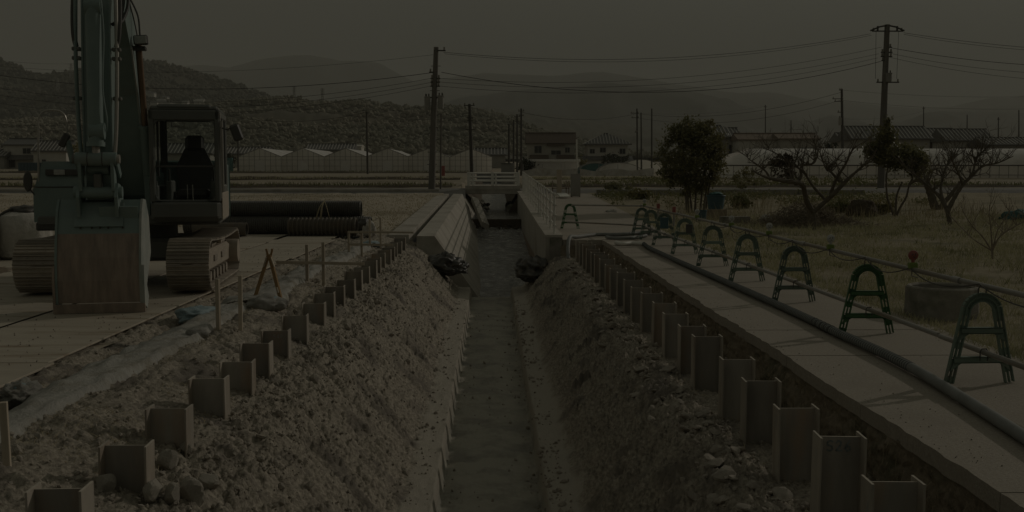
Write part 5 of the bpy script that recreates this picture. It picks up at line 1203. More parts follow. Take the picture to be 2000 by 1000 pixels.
# tubs
def tub(px, Y, r, h, m, label, z=None):
    p = at_y(px, 400, Y); z0 = float(lot_z(np.array(p.x), np.array(Y))) if z is None else z
    e = empty('plastic_tub', (p.x, Y, z0)); tag(e, label, 'tub'); MB().lathe([(r * .8, 0), (r, h), (r * 1.05, h), (r * 1.05, h - .03), (r * .97, h - .03), (r * .94, h), (r * .78, .04), (0, .04)], n=22).build('body', M[m], e, True)
    MB().lathe([(r * 1.06, h - .02), (r * 1.09, h), (r * 1.06, h + .02), (r * .96, h + .02)], n=22).build('rim', M[m], e, True); return e
tb_ = tub(1398, 38.5, .33, .52, 'tub', 'large blue plastic tub behind the barricade pipes', .42); o = lump('tub_cover', (0, 0, .58), (.3, .3, .1), M['green_tarp'], 91, .3, tb_)
tag(MB().box2((-.35, -.3, 0), (.35, .3, .46), .01).build('crate', M['root'], None, loc=(tb_.location.x, 38.5, .0)), 'dark wooden crate under the large blue tub', 'crate')
tub(1371, 37, .17, .38, 'tub', 'small grey-blue bucket beside the evergreen stems')
tag(MB().box2((-.5, -.2, 0), (.5, .2, .22), .01).build('stone_block', M['old_concrete'], None, loc=(at_y(1435, 420, 36.5).x, 36.5, .06)), 'low grey stone block before the brush pile', 'block')
# low retaining wall behind the garden
wl_ = tag(MB().box2((at_y(1165, 370, 57).x, 56.8, 0), (at_y(1640, 370, 57).x, 57.1, .82), .01).build('garden_wall', M['old_concrete']), 'low dark concrete wall closing the garden', 'wall')
x = at_y(1165, 370, 57).x
while x < 18.5: MB().box2((x + .01, 56.76, .03), (x + 1.78, 56.8, .80), .006).build('panel', M['old_concrete'], wl_); x += 1.8
# grass
def grass_patch(name, n, xr, yr_, hr, m, label, thr=-.3, seed=3, wd=(.004, .008)):
    u = rng.uniform(0, 1, n); y = yr_[0] * (yr_[1] / yr_[0]) ** u; x = xr[0] + (xr[1] - xr[0]) * rng.uniform(0, 1, n) ** 1.0
    ok = (x < 1.07 * y * .5 + 1.2) & (fbm(x * .8, y * .8, 3, seed) > thr); x = x[ok]; y = y[ok]
    z = lot_z(x, y); h = rng.uniform(*hr, len(x)) * (1 + .7 * fbm(x * 1.1, y * 1.1, 2, seed + 4)); w = rng.uniform(*wd, len(x)) + .00045 * y
    return blades(name, np.stack([x, y, z - .01], -1), h, w, 1.2, m, label=label, cat='grass')
grass_patch('grass', 95000, (5.2, 24), (9.5, 40), (.03, .15), M['grass'], 'dry yellow-green grass covering the lot beside the path', -.30)
grass_patch('tall_grass', 30000, (5.5, 24), (9.8, 42), (.10, .30), M['grass'], 'taller ragged tufts of dry grass in the lot', .12, 71)
grass_patch('weeds', 12000, (5.6, 24), (10, 44), (.08, .22), M['veg'], 'darker green weed tufts in the dry grass', .22, 33)
n = 2500; y = 8 * np.exp(rng.uniform(0, 1.4, n)); x = 5.27 + np.abs(rng.normal(0, .16, n)) - .10
blades('verge_grass', np.stack([x, y, x * 0 - .02], -1), rng.uniform(.03, .12, n), rng.uniform(.004, .008, n) + .0004 * y, 1.2, M['grass'], label='dry grass fringe creeping over the path edge', cat='grass')
# green leafy bed and shrubs towards the far path
C = []
for k in range(420):
    x = rng.uniform(3.5, 20); y = rng.uniform(46, 56); 
    if x < 5.6 or float(vn(x * .6, y * .5, 7)) < -.2: continue
    z = float(base(y)); C.append(np.array([x, y, z + .12]) + rng.normal(0, 1, (22, 3)) * np.array([.25, .25, .10]))
tag(leaves('leafy_bed', np.concatenate(C), .07, M['veg'], None), 'low green vegetable leaves in the garden near the wall', 'vegetables', kind='stuff')
def shrub(px, Y, r, h, m, label, seed, z=None):
    p = at_y(px, 380, Y); z0 = float(base(Y)) if z is None else z; e = empty('shrub', (p.x, Y, z0)); tag(e, label, 'shrub')
    leaves('foliage', clumps((0, 0, h * .5), (r, r * .8, h * .5), 26, 34, .10, seed), .07, M[m], e)
    t = MB()
    for k in range(5): t.tube([(rng.uniform(-.06, .06), 0, -.05), (rng.uniform(-r, r) * .6, rng.uniform(-.2, .2), h * .7)], [.015, .006], 5)
    t.build('stem', M['bark_pale'], e); return e
shrub(1250, 52, .5, .45, 'leaf_yellow', 'yellowish clump by the far garden wall', 41); shrub(1205, 58, .8, .5, 'leaf', 'green bush beside the grey cabinet', 42); shrub(1450, 45, .5, .5, 'veg', 'green weed clump behind the blue tub', 43); shrub(1640, 42, .6, .35, 'veg', 'low green clump at the foot of the forked bare tree', 45); shrub(1725, 41, .5, .4, 'leaf_yellow', 'small rusty-green shrub below the airy evergreen', 46)
sb = shrub(1450, 62, .9, 1.3, 'leaf_yellow', 'pale reed clump before the tunnel greenhouse', 48)
# dead stalks
n = 1500; x = rng.uniform(7, 20, n); y = rng.uniform(36, 50, n); 
blades('dead_stalks', np.stack([x, y, lot_z(x, y)], -1), rng.uniform(.2, .7, n), np.full(n, .018), .5, M['straw'], label='thin dead stalks standing between the fruit trees', cat='stalks')
# stubble in the dry field
n = 26000; y = 33.5 * np.exp(rng.uniform(0, .54, n)); x = -2.9 - rng.uniform(0, 1, n) * (.5 * y + 4); x = x + 0
blades('rice_stubble', np.stack([x, y, base(y) - .06], -1), rng.uniform(.03, .09, n), np.full(n, .025), 1.4, M['straw'], label='short dry rice stubble standing in the field', cat='stubble')
# items at the head of the path
gb = empty('control_cabinet', (at_y(1124, 380, 54).x, 54, .5)); tag(gb, 'tall grey steel cabinet on the far path', 'cabinet')
MB().box2((-.24, -.15, .05), (.24, .2, 1.18), .01).build('body', M['wall_grey'], gb); MB().box2((-.21, -.165, .12), (.21, -.15, 1.10), .004).build('door', M['wall_grey'], gb)
for s in (-1, 1): MB().box2((s * .2 - .03, -.1, -.05), (s * .2 + .03, .1, .05)).build('leg', M['cabgrey'], gb)
sp_ = empty('sluice_gate', (at_y(1092, 375, 57.2).x, 57.2, .55)); tag(sp_, 'wooden post and rusty frame of a small sluice gate', 'sluice gate')
MB().box2((-.13, -.08, -.1), (.13, .08, 1.35), .01).build('post', M['wood'], sp_)
for xx in (-.35, .38, .52): MB().box2((xx - .03, -.03, -.1), (xx + .03, .03, .75)).build('upright', M['rust'], sp_)
MB().box2((-.4, -.03, .30), (.55, .03, .36)).build('crossbar', M['rust'], sp_)
tag(MB().box((at_y(1100, 388, 53).x, 53, .62), (.5, 1.2, .06), (.12, 0, .1), .005).build('board', M['white_paint'], None), 'pale board lying at the end of the far path', 'board')
# ================================================================ greenhouses
def gable_house(px, D, w, L_, hz, rz_, label):
    p = at_y(px, 335, D); z0 = at_y(px, 336, D).z
    e = empty('greenhouse', (p.x, D, z0)); tag(e, label, 'greenhouse', 'gabled greenhouses beyond the field')
    ev, rd = hz
    MB().add([(-w / 2, 0, 0), (w / 2, 0, 0), (w / 2, 0, ev), (0, 0, rd), (-w / 2, 0, ev)], [(0, 1, 2, 3, 4)]).build('gable', M['film_dim'], e)
    MB().add([(-w / 2, L_, 0), (w / 2, L_, 0), (w / 2, L_, ev), (0, L_, rd), (-w / 2, L_, ev)], [(0, 1, 2, 3, 4)]).build('gable', M['film_dim'], e)
    for s in (-1, 1):
        MB().quad((s * w / 2, 0, ev), (0, 0, rd), (0, L_, rd), (s * w / 2, L_, ev)).build('roof', M['film'], e)
        MB().quad((s * w / 2, 0, 0), (s * w / 2, 0, ev), (s * w / 2, L_, ev), (s * w / 2, L_, 0)).build('side', M['film_dim'], e)
    for i in range(9):
        x = -w / 2 + w * i / 8; top = ev + (rd - ev) * (1 - abs(x) / (w / 2)); MB().box2((x - .025, -.06, 0), (x + .025, -.01, top)).build('rib', M['tube_metal'], e)
    for z in (.9, 1.8, ev): MB().box2((-w / 2, -.07, z - .02), (w / 2, -.012, z + .02)).build('rail', M['tube_metal'], e)
    for s in (-1, 1): MB().tube([(s * w / 2, -.05, ev), (0, -.05, rd)], .05, 6).build('verge_pipe', M['tube_metal'], e)
    MB().box2((-.7, -.09, 0), (.7, -.065, 1.75)).build('door', M['film'], e)
    return e
names = ['behind the cab, first of the row', 'second of the row', 'third of the row', 'fourth of the row', 'fifth of the row, beside the transformer pole', 'last of the row, nearest the bridge']
for k, px in enumerate((508, 592, 675, 757, 837, 920)):
    gable_house(px, 160 + k * .4, 6.35, 26, (2.3, 3.55), 0, 'pale gabled greenhouse, ' + names[k])
# long tunnel greenhouse
tg = empty('tunnel_greenhouse', (0, 100, .85)); tag(tg, 'long white tunnel greenhouse stretching behind the garden trees', 'greenhouse')
xa = at_y(1395, 340, 100).x; xb = 62.0; n = 13; V = []; xs = np.linspace(xa, xb, 34)
wdt, evh, top_ = 7.0, 1.45, 3.1
Xg = np.zeros((len(xs), n)); Yg = Xg.copy(); Zg = Xg.copy()
for i, x in enumerate(xs):
    for j in range(n):
        a = math.pi * j / (n - 1); Xg[i, j] = x + max(0, 1 - i / 3) * math.sin(a) * 4.4; Yg[i, j] = wdt / 2 - wdt / 2 * math.cos(a); Zg[i, j] = evh + (top_ - evh) * math.sin(a) ** .8
grid_obj('roof', Xg, Yg, Zg, M['film'], tg)
MB().quad((xa, 0, 0), (xb, 0, 0), (xb, 0, evh), (xa, 0, evh)).build('side', M['film_dim'], tg); MB().quad((xa, wdt, 0), (xb, wdt, 0), (xb, wdt, evh), (xa, wdt, evh)).build('side', M['film_dim'], tg); MB().quad((xa, 0, 0), (xa, wdt, 0), (xa, wdt, evh), (xa, 0, evh)).build('end', M['film_dim'], tg)
MB().tube([(xa, -.05, evh), (xb, -.05, evh)], .05, 6).build('eave_pipe', M['pole_dark'], tg); MB().tube([(xa, -.05, .55), (xb, -.05, .55)], .03, 6).build('side_pipe', M['tube_metal'], tg)
for i in range(46):
    x = xa + i * .9; MB().box2((x - .02, -.05, 0), (x + .02, -.01, evh)).build('rib', M['tube_metal'], tg)
MB().box2((xa, -.3, -.2), (xb, -.1, .22)).build('base_strip', M['leaf_far'], tg)
# low plastic tunnels and a white cloth fence before the houses
for k, (px, D, w, h, m, lb) in enumerate(((1075, 150, 8.0, 2.0, 'film_dim', 'low flat shed of clouded film before the brown-roofed house'), (1163, 140, 4.6, 1.35, 'green_tarp', 'small hooped tunnel under green-blue sheet'), (1210, 138, 6.0, 1.4, 'film', 'low clear hooped tunnel beside the green-blue one'), (1252, 150, 6, 1.8, 'film_dim', 'pale hooped tunnel near three thin poles'))):
    p = at_y(px, 330, D); e = empty('plastic_tunnel', (p.x, D, float(base(D)))); tag(e, lb, 'tunnel')
    if k == 0:
        MB().box2((-w / 2, 0, 0), (w / 2, 3, h - .5)).build('side', M['film_dim'], e); MB().box2((-w / 2 - .2, -.2, h - .5), (w / 2 + .2, 3.2, h - .15), .05).build('roof', M['film'], e)
        for x in (-w / 2, -w / 4, w / 4, w / 2): MB().box2((x - .06, -.1, 0), (x + .06, 0, h - .5)).build('post', M['white_paint'], e)
    else:
        P = [(w / 2 * math.cos(a), h * math.sin(a)) for a in np.linspace(0, math.pi, 13)]; MB().prism(P, 0, 4.5, 'y').build('cover', M[m], e)
        for y in (0, 1.5, 3, 4.5): MB().tube([(x * 1.01, y - .03, z * 1.01) for x, z in P], .04, 5).build('hoop', M['tube_metal'], e)
for (a, b, lb) in ((1022, 1130, 'waving white cloth fence below the brown-roofed house'), (1133, 1278, 'waving white cloth fence below the hip-roofed house')):
    p0 = at_y(a, 340, 118); p1 = at_y(b, 340, 118); xs = np.arange(p0.x, p1.x, .12); zz = np.linspace(0, 1, 8); A, B = np.meshgrid(xs, zz, indexing='ij'); z0 = float(base(118))
    Zt = .72 + .10 * np.sin(A * 1.5) + .1 * vn(A * .6, A * 0, 3); o = grid_obj('cloth_fence', A, 118 + .15 * np.sin(A * 3) * B, z0 + B * Zt, M['sheet']); tag(o, lb, 'fence')
    q = MB()
    for x in np.arange(p0.x, p1.x, 2.1): MB().tube([(x, 118.2, z0), (x, 118.2, z0 + 1.3)], .03, 6).build('post', M['tube_metal'], o)

# ================================================================ houses
def roof_mesh(w, d, h, ov, hip, ridge_x=True):
    W, Dp = w / 2 + ov, d / 2 + ov; i = Dp if hip else 0
    rx = max(W - i, .4) if hip else W
    v = [(-W, -Dp, 0), (W, -Dp, 0), (W, Dp, 0), (-W, Dp, 0), (-rx, 0, h), (rx, 0, h)]
    v2 = [(x, y, z - .14) for x, y, z in v[:4]]
    return v + v2, [(0, 1, 5, 4), (2, 3, 4, 5), (1, 2, 5), (3, 0, 4), (6, 9, 8, 7), (0, 6, 7, 1), (1, 7, 8, 2), (2, 8, 9, 3), (3, 9, 6, 0)], rx
def tile_ribs(w, d, h, ov, hip, rx, step=.62):
    mb = MB(); W, Dp = w / 2 + ov, d / 2 + ov
    for x in np.arange(-W + .2, W, step):
        t = 1.0 if abs(x) <= rx else max(0, (W - abs(x)) / max(W - rx, .01))
        for s in (-1, 1): mb.tube([(x, s * Dp, .05), (x, s * Dp * (1 - t), h * t + .05)], .10, 4, False)
    if hip:
        for y in np.arange(-Dp + .2, Dp, step):
            t = 1 - abs(y) / Dp
            for s in (-1, 1): mb.tube([(s * W, y, .05), (s * (W - (W - rx) * t), y, h * t + .05)], .10, 4, False)
    return mb
def house(label, px, pyb, D, w, d, wallh, rh, wallm, roofm, hip=False, ov=.6, wins=(), lower=None, rz=0, ribs=True, annex=None):
    p = at_y(px, pyb, D); e = empty('house', (p.x, D, p.z - .3), rz); tag(e, label, 'house')
    MB().box2((-w / 2, 0, 0), (w / 2, d, wallh + .3)).build('wall', M[wallm], e)
    v, f, rx = roof_mesh(w, d, rh, ov, hip); rf = MB().add([(a, b + d / 2, c + wallh + .3) for a, b, c in v], f).build('roof', M[roofm], e)
    if ribs:
        t = tile_ribs(w, d, rh, ov, hip, rx).build('roof_tiles', M['roof_rib'], rf); t.location = (0, d / 2, wallh + .3); t['kind'] = 'stuff'
    MB().box2((-rx, d / 2 - .15, wallh + .3 + rh - .1), (rx, d / 2 + .15, wallh + .3 + rh + .15), .04).build('ridge', M[roofm], rf)
    for (x, z, ww, hh) in wins:
        wn = MB().box2((x - ww / 2, -.05, z), (x + ww / 2, .02, z + hh)).build('window', M['win'], e)
        fr = MB(); fr.box2((x - ww / 2 - .06, -.09, z - .07), (x + ww / 2 + .06, -.05, z)); fr.box2((x - ww / 2 - .06, -.09, z + hh), (x + ww / 2 + .06, -.05, z + hh + .07)); fr.box2((x - ww / 2 - .06, -.09, z), (x - ww / 2, -.05, z + hh)); fr.box2((x + ww / 2, -.09, z), (x + ww / 2 + .06, -.05, z + hh)); fr.box2((x - .03, -.09, z), (x + .03, -.05, z + hh)); fr.build('frame', M['alu'], wn)
    if lower:
        for (x0, x1, z, dep) in lower:
            l_ = MB().add([(x0, -dep, z), (x1, -dep, z), (x1, 0, z + .75), (x0, 0, z + .75), (x0, -dep, z - .12), (x1, -dep, z - .12), (x1, 0, z - .12), (x0, 0, z - .12)], [(0, 1, 2, 3), (4, 7, 6, 5), (0, 4, 5, 1), (1, 5, 6, 2), (3, 7, 4, 0)]).build('lower_roof', M[roofm], e)
            if dep > 1.2: MB().box2((x0 + .3, -dep + .4, 0), (x1 - .3, -.02, z - .12)).build('lower_wall', M[wallm], e)
    return e
PXM = 2080.0
h1 = house('two-storey house with plain brown gable roof beyond the fields', 1077, 331, 215, 9.3, 7, 5.3, 2.1, 'wall_cream', 'roof_brown', False, .5, [(-2.7, 3.6, 1.4, 1.4), (.9, 3.3, 1.9, .8), (3.2, 3.7, .9, 1.0), (-3.0, .7, 1.0, 1.2), (-1.2, .6, .9, 1.4), (1.9, .7, .8, 1.1)], [(-4.4, -.6, 2.5, 1.3), (1.0, 4.6, 2.5, 1.3)], ribs=False)
MB().add([(-1.0, -.5, 5.55), (2.6, -.5, 5.55), (2.6, 2.0, 6.6), (-1.0, 2.0, 6.6), (-1.0, -.5, 5.0), (2.6, -.5, 5.0)], [(0, 1, 2, 3), (0, 4, 5, 1)]).build('dormer_roof', M['roof_brown'], h1)
house('two-storey house with dark tiled hip roof beyond the fields', 1187, 331, 212, 7.9, 7, 5.0, 2.2, 'wall_white', 'roof_dark', True, .75, [(-1.0, 3.7, 1.1, .9), (2.9, 3.4, 1.1, 1.0), (.9, 2.3, .6, .9), (-3.1, 3.5, .9, .8), (-3.0, .6, 1.1, 1.4)], [(-5.0, .6, 2.2, 2.2), (2.0, 4.8, 2.2, 2.0)])
house('two-storey house with striped tiled roof half hidden by the dense evergreen', 1412, 332, 175, 7.8, 8, 5.4, 2.0, 'wall_cream', 'roof_dark', True, .7, [(1.4, 3.1, 1.0, 1.3), (2.5, 3.1, 1.0, 1.3)], [(-4, 4.4, 2.2, 2.2)])
house('small rooftop storey behind the striped tiled roof', 1390, 300, 188, 9.4, 5, 3.0, 1.6, 'wall_cream', 'roof_dark', False, .4, [(-3.9, 2.0, .9, .8)])
h = house('long low building with tan sheet roof behind the tunnel greenhouse', 1488, 325, 170, 7.4, 6, 4.3, 1.0, 'wall_white', 'roof_tan', False, .3, [(-.2 + .9, 2.5, 1.0, .7), (2.3, 2.5, 1.0, .7)], None, ribs=False)
h = house('long low building with tan roof and dark doorway beside it', 1560, 325, 168, 6.0, 6, 4.4, .85, 'wall_cream', 'roof_tan', False, .4, [(1.2, 1.4, 1.9, 1.8)], None, ribs=False)
house('small house with grey tiled roof behind the forked bare tree', 1664, 325, 180, 3.6, 6, 4.3, 1.4, 'wall_cream', 'roof_dark', False, .4, [(.3, 1.8, 1.3, 1.6)])
house('house with long grey tiled roof behind the tall pole', 1740, 322, 172, 12.5, 7, 4.2, 2.1, 'wall_cream', 'roof_dark', False, .5, [(-4.2, 1.7, 1.2, 1.5)])
house('brown-gabled house end behind the airy evergreen', 1838, 322, 182, 5.2, 6, 4.7, 1.6, 'roof_brown', 'roof_dark', False, .5, [(-.6, 2.6, 1.2, .9)], None)
house('house with grey tiled roof and two dark windows behind the wide bare tree', 1893, 322, 176, 7.6, 7, 4.0, 2.0, 'wall_white', 'roof_dark', False, .5, [(-1.3, 2.0, 1.1, 1.1), (.6, 2.0, 1.1, 1.1)])
house('low long shed with striped pale roof at the photo edge', 1975, 322, 170, 8.5, 6, 3.2, 1.2, 'wall_grey', 'roof_dark', False, .4)
house('pale two-storey gabled house behind the excavator handrail', 38, 330, 190, 5.2, 6, 4.3, 1.1, 'wall_white', 'roof_dark', False, .3, [(1.4, 3.0, 1.3, .9), (-1.5, .6, 1.6, 1.6)], [(-2.6, 2.6, 2.0, 1.0)], ribs=False)
house('white house with striped tiled roof behind the excavator stick', 98, 330, 186, 5.6, 6, 3.1, 1.8, 'wall_white', 'roof_dark', False, .4, [(-1.0, 1.2, .6, .7)])
house('dark low shed at the photo edge behind the bulk bags', -25, 332, 188, 6, 6, 2.4, 1.2, 'wall_grey', 'roof_dark', False, .3)
house('house with pale tiled roof glimpsed through the cab', 352, 330, 180, 10, 6, 2.6, 1.7, 'wall_cream', 'roof_dark', False, .4, [(1, 1.0, 1.2, 1.1)])
house('low dark-roofed house behind the first greenhouse', 475, 325, 205, 9, 6, 2.4, 1.3, 'wall_cream', 'roof_dark', False, .4)
house('dark-roofed building with white annex behind the third greenhouse', 645, 318, 215, 9, 6, 2.6, 1.2, 'wall_grey', 'roof_dark', False, .4, [(-2, 1.2, 1.4, 1.0), (2, 1.2, 1.4, 1.0)])
house('small white flat building behind the fourth greenhouse', 685, 318, 225, 4.5, 5, 3.5, .3, 'wall_white', 'wall_white', False, .1, ribs=False)
house('dark low house between the last greenhouse and the bridge', 958, 326, 195, 5.5, 6, 2.2, 1.2, 'wall_grey', 'roof_dark', False, .4)
bf = tag(MB().box2((at_y(36, 330, 165).x, 165, 1.5), (at_y(132, 330, 165).x, 165.1, 3.0)).build('sheet_fence', M['blue_fence']), 'blue-grey corrugated sheet fence before the pale houses', 'fence')
x = at_y(36, 330, 165).x
while x < at_y(131, 330, 165).x: MB().box2((x, 164.93, 1.5), (x + .35, 165, 2.98), .01).build('sheet', M['blue_fence'], bf); x += .5
cb_ = empty('grey_hut', (at_y(991, 360, 74).x, 74, .6)); tag(cb_, 'grey metal hut standing just beyond the bridge', 'hut')
MB().box2((-.42, 0, 0), (.2, 1.4, 1.7), .01).build('wall', M['wall_grey'], cb_); MB().box2((.2, .1, 0), (.45, 1.3, 1.75), .01).build('door', M['alu'], cb_); MB().box2((-.46, -.05, 1.7), (.24, 1.5, 1.76)).build('roof', M['cabgrey'], cb_)
tag(MB().box2((-.25, 0, 0), (.25, .3, 1.2), .02).build('red_sign', M['red'], None, loc=(at_y(864, 335, 110).x, 110, 1.1)), 'small red box standing by the thin pipe pole', 'box')
tag(MB().box2((-.4, 0, 0), (.4, .8, 2.1), .02).build('green_locker', M['green_tarp'], None, loc=(at_y(448, 335, 158).x, 158, 1.55)), 'green-blue locker beside the first greenhouse', 'locker')

# ================================================================ poles and wires
POLES = {}
def upole(key, px0, py0, px1, py1, D, r0, r1, label, arms=(), m='pole', ins=True):
    a = at_y(px0, py0, D); b = at_y(px1, py1, D); e = empty('utility_pole', (a.x, D, a.z)); tag(e, label, 'pole')
    t = b - a; MB().tube([(0, 0, -1.0), tuple(t * .5), tuple(t)], [r0, (r0 + r1) / 2, r1], 10).build('shaft', M[m], e, True)
    for (py, wl, wr) in arms:
        f = (py - py0) / (py1 - py0); c = t * f; ar = MB().box2((c.x - wl, c.y - .12, c.z - .035), (c.x + wr, c.y - .04, c.z + .035)).build('crossarm', M['pole_dark'], e)
        for s in ([-wl + .08, wr - .08] if ins else []): MB().tube([(c.x + s, c.y - .08, c.z + .03), (c.x + s, c.y - .08, c.z + .20)], .05, 6).build('insulator', M['old_concrete'], ar)
    POLES[key] = (e, a, b); return e
def canister(e, a, b, px, pyt, pyb, D, r):
    p = at_y(px, pyt, D) - a; q = at_y(px, pyb, D) - a; o = MB().lathe([(.01, q.z), (r, q.z + .02), (r, p.z - .06), (r * 1.12, p.z - .05), (r * 1.12, p.z), (.01, p.z + .02)], (p.x, -.15, 0), 16).build('transformer', M['wall_grey'], e, True)
    for s in (-1, 1): MB().tube([(p.x + s * r * .5, -.15, p.z), (p.x + s * r * .5, -.15, p.z + .16)], .04, 6).build('bushing', M['pole_dark'], o)
e = upole('A', 842, 370, 852, 92, 62, .21, .14, 'stout utility pole with two transformers beside the cross road', [(99, .12, 0.55), (141, .35, .1), (153, .25, .3), (160, .25, .3), (168, .25, .3), (190, .55, .55)])
canister(e, POLES['A'][1], POLES['A'][2], 835, 189, 216, 62, .17); canister(e, POLES['A'][1], POLES['A'][2], 861, 187, 213, 62, .17)
for k in range(10):
    pz = 345 - k * 24; c = at_y(843 + k * .9, pz, 62) - POLES['A'][1]; MB().tube([(c.x - .28, -.02, c.z), (c.x + .28, -.02, c.z)], .018, 5).build('step_bolt', M['pole_dark'], e)
upole('A2', 860, 370, 862, 222, 62.6, .05, .05, 'thin pipe pole right beside the transformer pole', m='pole')
e = upole('B', 1720, 367, 1733, 48, 66, .24, .16, 'tallest utility pole rising behind the garden trees', [(61, .95, .95), (92, .1, .3), (102, .35, .35), (110, .35, .35), (118, .3, .1), (160, .55, .85)])
canister(e, POLES['B'][1], POLES['B'][2], 1734, 143, 161, 66, .19)
for s in (-1, 1):
    c = at_y(1732, 61, 66) - POLES['B'][1]
    MB().tube([(c.x, -.1, c.z + .35), (c.x + s * .5, -.1, c.z + .25), (c.x + s * 1.05, -.1, c.z + .02)], .05, 6).build('strain_rod', M['pole_dark'], e)
    MB().tube([(c.x + s * .6, -.1, c.z + .02), (c.x + s * .6, -.1, c.z + .30)], .06, 6).build('insulator', M['pole_dark'], e)
    MB().tube([(c.x + s * .70, -.1, c.z), (c.x + s * .66, -.1, c.z - 2.9)], .012, 4).build('down_lead', M['wire'], e)
for zz in (1.5, .9): MB().tube([(.3, -.3, zz), (.3, -.3, zz + .02)], .02, 5)
upole('C', 922, 342, 917, 203, 85, .16, .11, 'slim dark pole before the last greenhouse', [(206, .45, .4), (253, .4, .35), (230, .25, .25), (236, .25, .25)], 'pole_dark')
upole('D', 718, 333, 716, 218, 130, .13, .10, 'thin pole standing before the fourth greenhouse', [(221, .2, .2)], 'pole_dark')
for k, (px, pt, D, lb) in enumerate(((994, 242, 120, 'leftmost of the cluster of thin poles beyond the bridge'), (1003, 234, 135, 'second thin pole in the cluster beyond the bridge'), (1010, 223, 128, 'third thin pole in the cluster beyond the bridge'), (1018, 212, 122, 'tallest of the cluster of poles beyond the bridge'))):
    upole('E%d' % k, px, 337, px, pt, D, .13, .10, lb, [(pt + 5, .35, .35), (pt + 14, .3, .3)] if k > 1 else [], 'pole_dark')
upole('F', 1127, 332, 1126, 272, 140, .10, .09, 'pale lamp post beside the brown-roofed house', m='white_paint')
upole('G1', 1245, 331, 1244, 212, 135, .12, .09, 'first of three thin poles right of the hip-roofed house', [(221, .8, .2), (230, .7, .2), (258, .3, .05)], 'pole_dark'); upole('G2', 1253, 331, 1252, 220, 132, .11, .08, 'second of three thin poles right of the hip-roofed house', m='pole_dark'); upole('G3', 1273, 331, 1273, 212, 138, .12, .09, 'bare pole farthest from the hip-roofed house of the three', m='pole_dark')
e = upole('H', 1647, 345, 1644, 174, 110, .17, .12, 'utility pole with side transformer behind the forked bare tree', [(176, .3, .05), (193, 1.0, .1), (198, .8, .1), (219, .5, .1)], 'pole_dark'); canister(e, POLES['H'][1], POLES['H'][2], 1640, 230, 245, 110, .16)
for k, (px, pt, pb, D, lb) in enumerate(((1495, 205, 260, 230, 'pole above the long tan-roofed building'), (1545, 235, 262, 220, 'short pole above the second tan-roofed building'), (1804, 208, 250, 230, 'pole above the brown-gabled house'), (1889, 224, 250, 225, 'pole above the two-windowed tiled house'), (1950, 229, 265, 215, 'pole with small arms at far houses'), (1990, 215, 290, 190, 'pole nearest the photo edge behind the houses'), (437, 222, 335, 140, 'thin pole seen past the cab mirror'), (465, 262, 335, 150, 'short thin post left of the first greenhouse'))):
    upole('K%d' % k, px, pb, px, pt, D, .13, .09, lb, [(pt + 4, .3, .3)] if k in (0, 2, 4) else [], 'pole_dark')
def wire(a, b, sag, label, r=.014, n=26):
    a = Vector(a); b = Vector(b); pts = [a + (b - a) * t + Vector((0, 0, -4 * sag * t * (1 - t))) for t in np.linspace(0, 1, n)]
    o = MB().tube(pts, r, 4, False).build('overhead_wire', M['wire']); return tag(o, label, 'wire', 'overhead wires')
wi = 0
def W2(pa, Da, pb, Db, sag, lb, r=.014): wire(at_y(pa[0], pa[1], Da), at_y(pb[0], pb[1], Db), sag, lb, r)
W2((866, 102), 62, (1700, 66), 66, .9, 'top wire between the transformer pole and the tallest pole'); W2((868, 105), 61.6, (1702, 69), 65.5, .95, 'second wire from the top between the two big poles', .012)
W2((858, 153), 62, (1722, 92), 66, .95, 'third wire down between the two big poles', .012); W2((858, 160), 62, (1716, 105), 66, 1.0, 'fourth wire down between the two big poles', .012); W2((858, 168), 62, (1714, 113), 66, 1.1, 'lowest wire between the two big poles', .012)
W2((862, 141), 62, (1720, 120), 66.4, 1.5, 'deep sagging cable between the two big poles', .02)
W2((1765, 64), 66, (2120, 100), 64, .15, 'top wire leaving the tallest pole past the photo edge'); W2((1765, 67), 65.5, (2120, 104), 63.5, .2, 'second wire leaving the tallest pole past the photo edge', .012)
W2((1738, 93), 66, (2120, 131), 64, .25, 'thick middle wire leaving the tallest pole past the photo edge', .018); W2((1738, 104), 66, (2120, 146), 64, .3, 'fourth wire leaving the tallest pole past the photo edge', .012); W2((1738, 112), 66, (2120, 160), 64, .3, 'lowest wire leaving the tallest pole past the photo edge', .012)
W2((846, 107), 62, (-120, 118), 75, .9, 'highest thin wire running from the transformer pole over the excavator', .009); W2((843, 142), 62, (-120, 128), 70, 1.2, 'dark cable from the transformer pole across the hills', .02); W2((842, 153), 62, (-120, 150), 70, 1.5, 'second cable from the transformer pole across the hills', .013); W2((842, 161), 62, (-120, 165), 70, 1.5, 'third cable from the transformer pole across the hills', .012); W2((842, 168), 62, (-120, 182), 70, 1.5, 'fourth cable from the transformer pole across the hills', .012)
W2((716, 219), 130, (437, 224), 140, 1.0, 'wire between the two thin poles above the greenhouses', .022); W2((716, 219), 130, (917, 225), 85, .6, 'wire from the thin pole to the slim dark pole', .016); W2((917, 207), 85, (1018, 222), 122, .5, 'wire from the slim dark pole to the pole cluster', .016)
W2((1018, 219), 122, (1244, 222), 135, .8, 'wire from the pole cluster to the three thin poles', .022); W2((1244, 222), 135, (1644, 180), 110, 1.2, 'wire from the three thin poles to the side-transformer pole', .018); W2((1244, 230), 135, (1644, 195), 110, 1.4, 'second wire from the three thin poles to the side-transformer pole', .016)
W2((1645, 176), 110, (2100, 186), 105, .4, 'upper thin wire leaving the side-transformer pole', .012); W2((1646, 196), 110, (2100, 209), 105, .5, 'middle thin wire leaving the side-transformer pole', .012); W2((1495, 207), 230, (1250, 222), 135, .6, 'thin wire from the far roof pole to the thin poles', .018); W2((1804, 216), 230, (1648, 232), 120, .6, 'thin wire to the pole above the brown-gabled house', .018)
